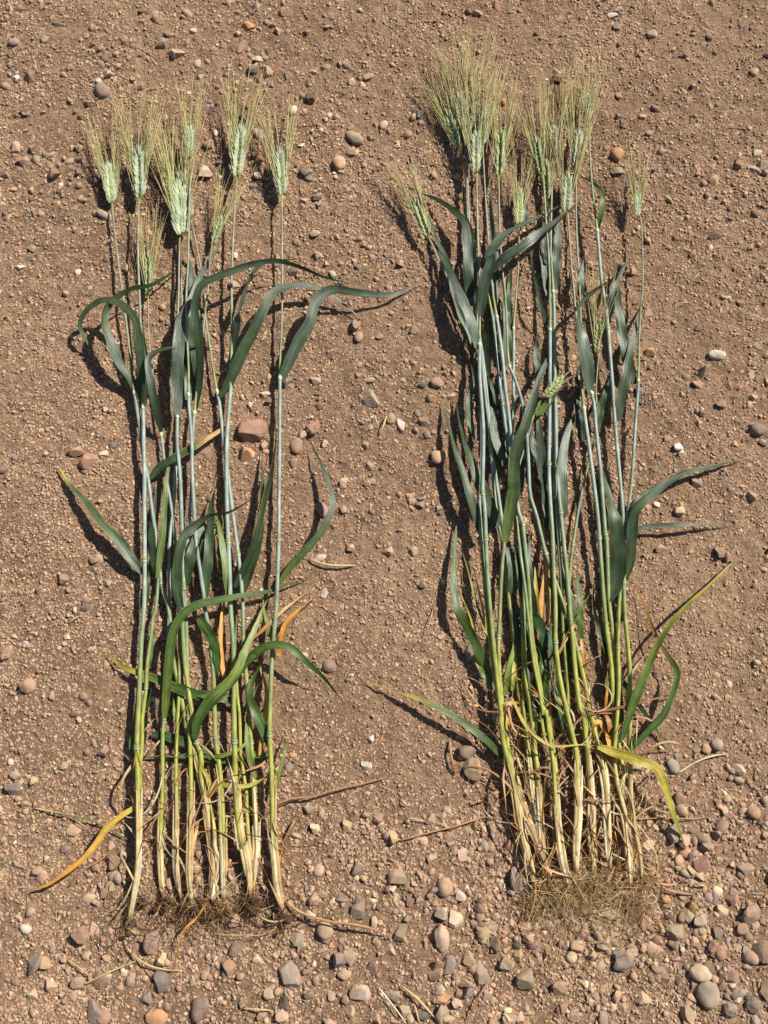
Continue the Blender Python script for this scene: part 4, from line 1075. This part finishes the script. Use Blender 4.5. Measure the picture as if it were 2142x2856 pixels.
leaf(L['RN'], 'G960,1180 1050,1300 1150,1450 1230,1560 1292,1640', 24, 'd', lift=.004)
leaf(L['R1'], 'G252,1250 190,1100 110,930 50,820 30,700 35,520 50,298', 46, 'g', lift=.012)
leaf(L['R1'], 'H325,450 230,350 120,260 0,185 -150,110 -300,60 -504,-10', 32, 'ggy', lift=.014)
leaf(L['RT'], 'H865,378 1000,422 1100,455 1200,500 1250,600 1300,760 1350,900 1382,980', 44, 'yyl', lift=.018, z0=.020, label='yellowed drooping leaf')
leaf(L['R1'], 'G365,1335 450,1500 560,1600 650,1620 760,1612 865,1618', 14, 'yyy', lift=.018, z0=.016, z1=.020)
leaf(L['RQ'], 'G500,880 462,650 465,480 492,348', 50, 'g', lift=.010)
leaf(L['RB'], 'G345,470 368,600 358,750 345,862', 38, 'g', lift=.006)
leaf(L['RQ'], 'G470,860 520,900 556,1020 545,1145', 46, 'd', lift=.008)
leaf(L['RI'], 'G730,900 700,750 660,600 635,440', 38, 'g', lift=.006)
leaf(L['RO'], 'G765,1000 762,800 752,700 738,595', 30, 'g', lift=.006)
leaf(L['RH'], 'G640,470 600,300 560,100 530,0', 38, 'd', lift=.004, z0=.008)
leaf(L['RK'], 'G948,1175 890,1000 842,800 850,600', 20, 'd', lift=.004)
leaf(L['RQ'], 'G540,900 542,770 566,620 555,450 545,200', 26, 'ooy', lift=.004, label='withered orange leaf')
leaf(L['RQ'], 'G575,920 580,750 575,500', 22, 'oyo', lift=.004, label='withered orange leaf')
leaf(L['RQ'], 'G525,960 512,800 500,560', 26, 'lyy', lift=.004)
leaf(L['RF'], 'G640,1090 690,960 760,850 820,735', 20, 'ryl', lift=.016, kind='strip')
leaf(L['RF'], 'G800,1200 775,1050 760,940', 20, 'ooy', lift=.006)
leaf(L['RA'], 'G225,980 195,800 160,650 130,530', 12, 'yyy', lift=.006)
leaf(L['RA'], 'G215,940 160,780 120,620 80,490', 12, 'lly', lift=.006)
leaf(L['RA'], 'G155,1000 130,880 60,710', 10, 'yyy', lift=.005)
leaf(L['R1'], 'G270,1290 210,1210 165,1130 160,1050', 26, 'gly', lift=.006)
leaf(L['RA'], 'G370,1300 380,1180 392,1060', 22, 'lyy', lift=.006)
leaf(L['RJ'], 'G660,1560 640,1400 615,1250 620,1150', 24, 'g', lift=.005)
leaf(L['RG'], 'G470,1400 460,1200 440,1060', 26, 'g', lift=.005)
leaf(L['RE'], 'G500,1560 490,1400 500,1250 510,1150', 34, 'd', lift=.004)
leaf(L['RO'], 'G720,1560 690,1450 650,1380 630,1300', 26, 'g', lift=.004)
leaf(L['RH'], 'G545,1330 520,1200 505,1060', 30, 'd', lift=.004)
leaf(L['RI'], 'G730,1240 715,1100 690,960', 30, 'g', lift=.006)
leaf(L['RK'], 'G930,1330 925,1230 945,1130 960,1110', 30, 'lgy', lift=.006)
leaf(L['RN'], 'G990,1420 985,1300 975,1180', 30, 'd', lift=.003)
leaf(L['RE'], 'G520,1320 505,1150 470,960 452,800', 40, 'd', lift=.004)
leaf(L['RC'], 'G450,820 430,650 425,480 445,330', 40, 'd', lift=.004)
leaf(L['RG'], 'G400,1040 385,880 350,740 340,600', 34, 'd', lift=.003)
leaf(L['RQ'], 'G560,1380 548,1200 535,1080 500,960', 46, 'g', lift=.006)
leaf(L['RQ'], 'G600,1250 585,1100 590,950 600,820', 32, 'd', lift=.003)
leaf(L['RJ'], 'G690,1260 700,1100 680,950 640,800', 36, 'd', lift=.004)
leaf(L['RO'], 'G790,1300 770,1180 735,1050 720,930', 32, 'g', lift=.005)
leaf(L['RA'], 'F640,1200 590,1060 560,900 545,760', 44, 'd', lift=.004)
leaf(L['RG'], 'F668,1000 640,860 632,700 640,560', 34, 'd', lift=.004)
leaf(L['RI'], 'F850,1250 800,1100 780,960 750,830', 36, 'd', lift=.004)
leaf(L['RF'], 'F720,1420 725,1250 735,1080 745,940', 46, 'd', lift=.004)
leaf(L['RK'], 'F1090,1100 1062,950 1055,800 1058,650', 36, 'd', lift=.004)
leaf(L['RD'], 'F545,720 530,560 535,420 560,300', 40, 'd', lift=.005)
leaf(L['RB'], 'F600,430 585,260 560,120 E610,1380', 36, 'd', lift=.005)
leaf(L['RJ'], 'E985,1420 970,1280 965,1150', 36, 'd', lift=.004)
leaf(L['RM'], 'G1010,900 985,760 980,620', 30, 'g', lift=.006)
leaf(L['RB'], 'G325,1330 350,1180 380,1040 392,900', 26, 'lg', lift=.006)
leaf(L['RT'], 'G1000,1500 990,1350 1005,1200 1000,1080', 34, 'g', lift=.006)
leaf(L['RH'], 'H720,330 680,180 640,60 G625,1180', 28, 'd', lift=.004)
leaf(L['RE'], 'H590,300 545,150 520,20 G500,1160', 34, 'd', lift=.004)
leaf(L['RF'], 'H905,290 880,240 850,245 830,300 835,420', 26, 'ooo', lift=.014, label='withered orange leaf')
leaf(L['RF'], 'H940,300 925,220 890,180 875,200', 24, 'oro', lift=.014, label='withered orange leaf')
leaf(L['RF'], 'H960,440 925,330 900,260', 26, 'oop', lift=.010, label='withered orange leaf')
for key, txt, w, c in (('RT', 'H870,175 1000,150 1120,120 1240,90 1335,68', 14, 'rrp'), ('RT', 'H640,320 720,260 800,190 900,185 1030,180', 13, 'rrr'),
                       ('RK', 'H780,680 900,690 1000,682 1100,690 1290,750', 8, 'rrr'), ('R1', 'H310,180 340,130 430,125', 22, 'rpr'),
                       ('R1', 'H330,480 320,560 330,680 345,800 400,960 470,1130', 14, 'rpp'), ('RG', 'H440,780 500,870 545,960 520,990 500,960', 12, 'ppp'),
                       ('RG', 'H500,950 540,1060 640,1110 760,1140', 13, 'ppp'), ('RJ', 'H680,360 640,420 600,450 590,520', 14, 'rrr'),
                       ('RJ', 'H440,590 500,520 580,500 660,560 740,650', 10, 'rrr'), ('RI', 'H800,830 870,900 900,900 930,850 985,850', 14, 'rrp'),
                       ('RL', 'H965,870 985,1000 960,1120 890,1310', 14, 'oop'), ('RM', 'H1240,500 1170,590 1140,680 1180,760', 12, 'rrr'),
                       ('RM', 'H1110,445 1200,370 1300,350 1420,400', 10, 'rpr'), ('RM', 'H1080,450 1090,330 1095,180', 10, 'ppp'),
                       ('RH', 'H700,480 650,540 640,620 690,680', 12, 'rrp'), ('RQ', 'H585,420 560,600 545,800 560,950', 16, 'pps'),
                       ('RC', 'H480,700 440,560 400,440 380,360', 14, 'psp'), ('RB', 'H375,300 350,220 340,140', 16, 'oop'),
                       ('RB', 'H470,620 430,480 390,420', 12, 'rpr'), ('RI', 'H770,760 800,620 860,520 930,460', 10, 'rrr'),
                       ('RT', 'G910,1420 920,1280 935,1180', 16, 'oor'), ('RF', 'G780,1170 830,1120 890,1090', 10, 'rrr'),
                       ('RF', 'G590,1450 590,1280 620,1120 700,980 760,870', 14, 'rrp'), ('RD', 'H300,640 240,650 180,690', 12, 'ppr'),
                       ('RB', 'H345,130 365,240 400,300 470,330 520,360', 14, 'rpp'), ('RB', 'H360,250 420,300 400,380 440,440', 12, 'rrp')):
    leaf(L[key], txt, w, c, lift=.014, z0=.014, z1=.008, kind='strip', name='dead_leaf')

# ------------------------------------------------------------------ loose straws on the dirt
def straw(txt, w, col, label, lift=.003, group='loose straws on the dirt'):
    pts = parse(txt); n = 20; q = spline(pts, n); t = np.linspace(0, 1, n)
    z = .0032 + lift * np.sin(np.pi * t)
    P = onplane(q, z); P = onplane(q, z + ground_low(P[:, 0], P[:, 1]))
    rr = w * .4822 * .000374 / 2
    V, F = tube(P, rr * np.interp(t, [0, .1, .8, 1], [.8, 1, .9, .45]), 7, flat=.55)
    c = blend([(0, PAL[col[0]]), (.5, PAL[col[-1]]), (1, PAL[col[-1]] * .85)], np.repeat(t, 7))
    o = link('dry_straw', mesh('dry_straw', V, F, M_STEM, c, np.stack([np.tile(np.arange(7) * .3, n), np.repeat(t * 6, 7)], -1)))
    if label in (PS, PG): label = label + ' near the ' + landmark(pts.mean(0))
    o['label'] = label; o['category'] = 'straw'; o['group'] = group
PS = 'short pale straw fragment'
PG = 'pale straw fragment on coarse gravel'
straw('S75,460 140,410 250,355 350,345 480,305 640,270 780,235', 12, 'r', 'long reddish dry stem stretching out from sparser bundle foot', .006)
straw('S850,600 930,580 1060,545 1200,510 1330,465 1420,470', 9, 'r', 'thin brown curved stem lying towards the fuller bundle foot')
straw('S200,950 300,1020 450,1065 600,1085 720,1115 800,1165', 15, 'pr', 'pinkish dry leaf strip reaching from sparser roots over gravel', .010)
straw('S740,1450 820,1550 900,1659', 8, 'w', 'straight whitish straw slanting across coarse gravel')
straw('S870,1440 960,1510 1060,1620', 14, 'p', 'thick tan broken straw on coarse gravel')
straw('S945,1550 960,1600 975,1659', 11, 'p', PG); straw('S0,1572 115,1580', 10, 's', PG); straw('D1305,1570 1460,1580', 9, 's', PG)
straw('S1410,1370 1330,1480 1255,1640', 10, 'r', 'reddish bent twig on gravel below the fuller roots')
straw('S910,470 960,475 1010,490', 9, 's', PS); straw('S870,360 905,395', 8, 'w', PS)
straw('S1150,20 1160,120 1185,215', 15, 'r', 'curled reddish dry leaf piece near dark earth clod')
straw('D90,410 300,450 450,490 560,550 650,600', 10, 'sl', 'long pale green straw pointing at the outer stalk foot', .004)
straw('D380,1430 550,1350 690,1290', 10, 's', 'long straight pale straw on gravel beneath sparser roots')
straw('D610,1150 640,1230 735,1310 850,1345 940,1350', 12, 'sp', 'bent pale straw trailing from sparser roots')
straw('D330,480 410,530', 7, 's', PS); straw('D290,1290 350,1330 410,1380', 10, 'p', PG)
straw('D300,860 380,770 460,720 560,650', 9, 'r', 'thin reddish straw slanting beside the outer stalk foot')
straw('D590,680 650,790 710,920', 12, 's', 'pale straw leaning across the outer stalk foot', .012)
straw('D1600,480 1560,560 1530,610', 16, 'r', 'reddish dry leaf scrap beside sparser bundle foot')
straw('R230,1820 340,1860 440,1872 580,1872', 14, 's', 'curved cream straw beside a drooping green leaf')
straw('R735,715 760,805', 9, 's', PS); straw('R825,720 780,855', 9, 's', PS)
straw('H1330,530 1430,470 1520,435 1615,420', 9, 'w', 'slender whitish green straw apart on dirt outside fuller bundle')
straw('H110,190 160,280 210,340', 10, 'r', 'short brown straw beside the long yellow tipped leaf')
straw('H0,860 100,820 200,790', 10, 'r', 'short brown twig beside the fuller bundle foot')
straw('H1090,800 1250,790 1400,795 1520,785', 7, 'r', 'thin brown root thread stretched over dirt by yellowed leaf')
straw('H1200,1100 1240,1190 1320,1220 1420,1235', 16, 'r', 'curled brown leaf scrap on gravel beside fuller roots')
straw('H1430,1170 1490,1185', 12, 's', PG); straw('H200,1385 245,1378', 10, 's', PG)
straw('V380,68 440,70', 6, 's', PS); straw('V700,112 745,130 794,152', 7, 's', PS); straw('U660,125 740,152', 6, 's', PS)
straw('U605,1252 650,1205', 6, 's', PS); straw('W300,370 350,348', 7, 's', PS); straw('W548,648 570,662', 8, 's', PS)
straw('W490,870 495,985', 7, 'r', 'thin dark twig beside the outer stalk foot')
straw('Z935,1318 922,1370', 5, 's', PS); straw('Z660,1655 640,1640 615,1625', 5, 'o', 'small orange leaf scrap beside the outer stalk')
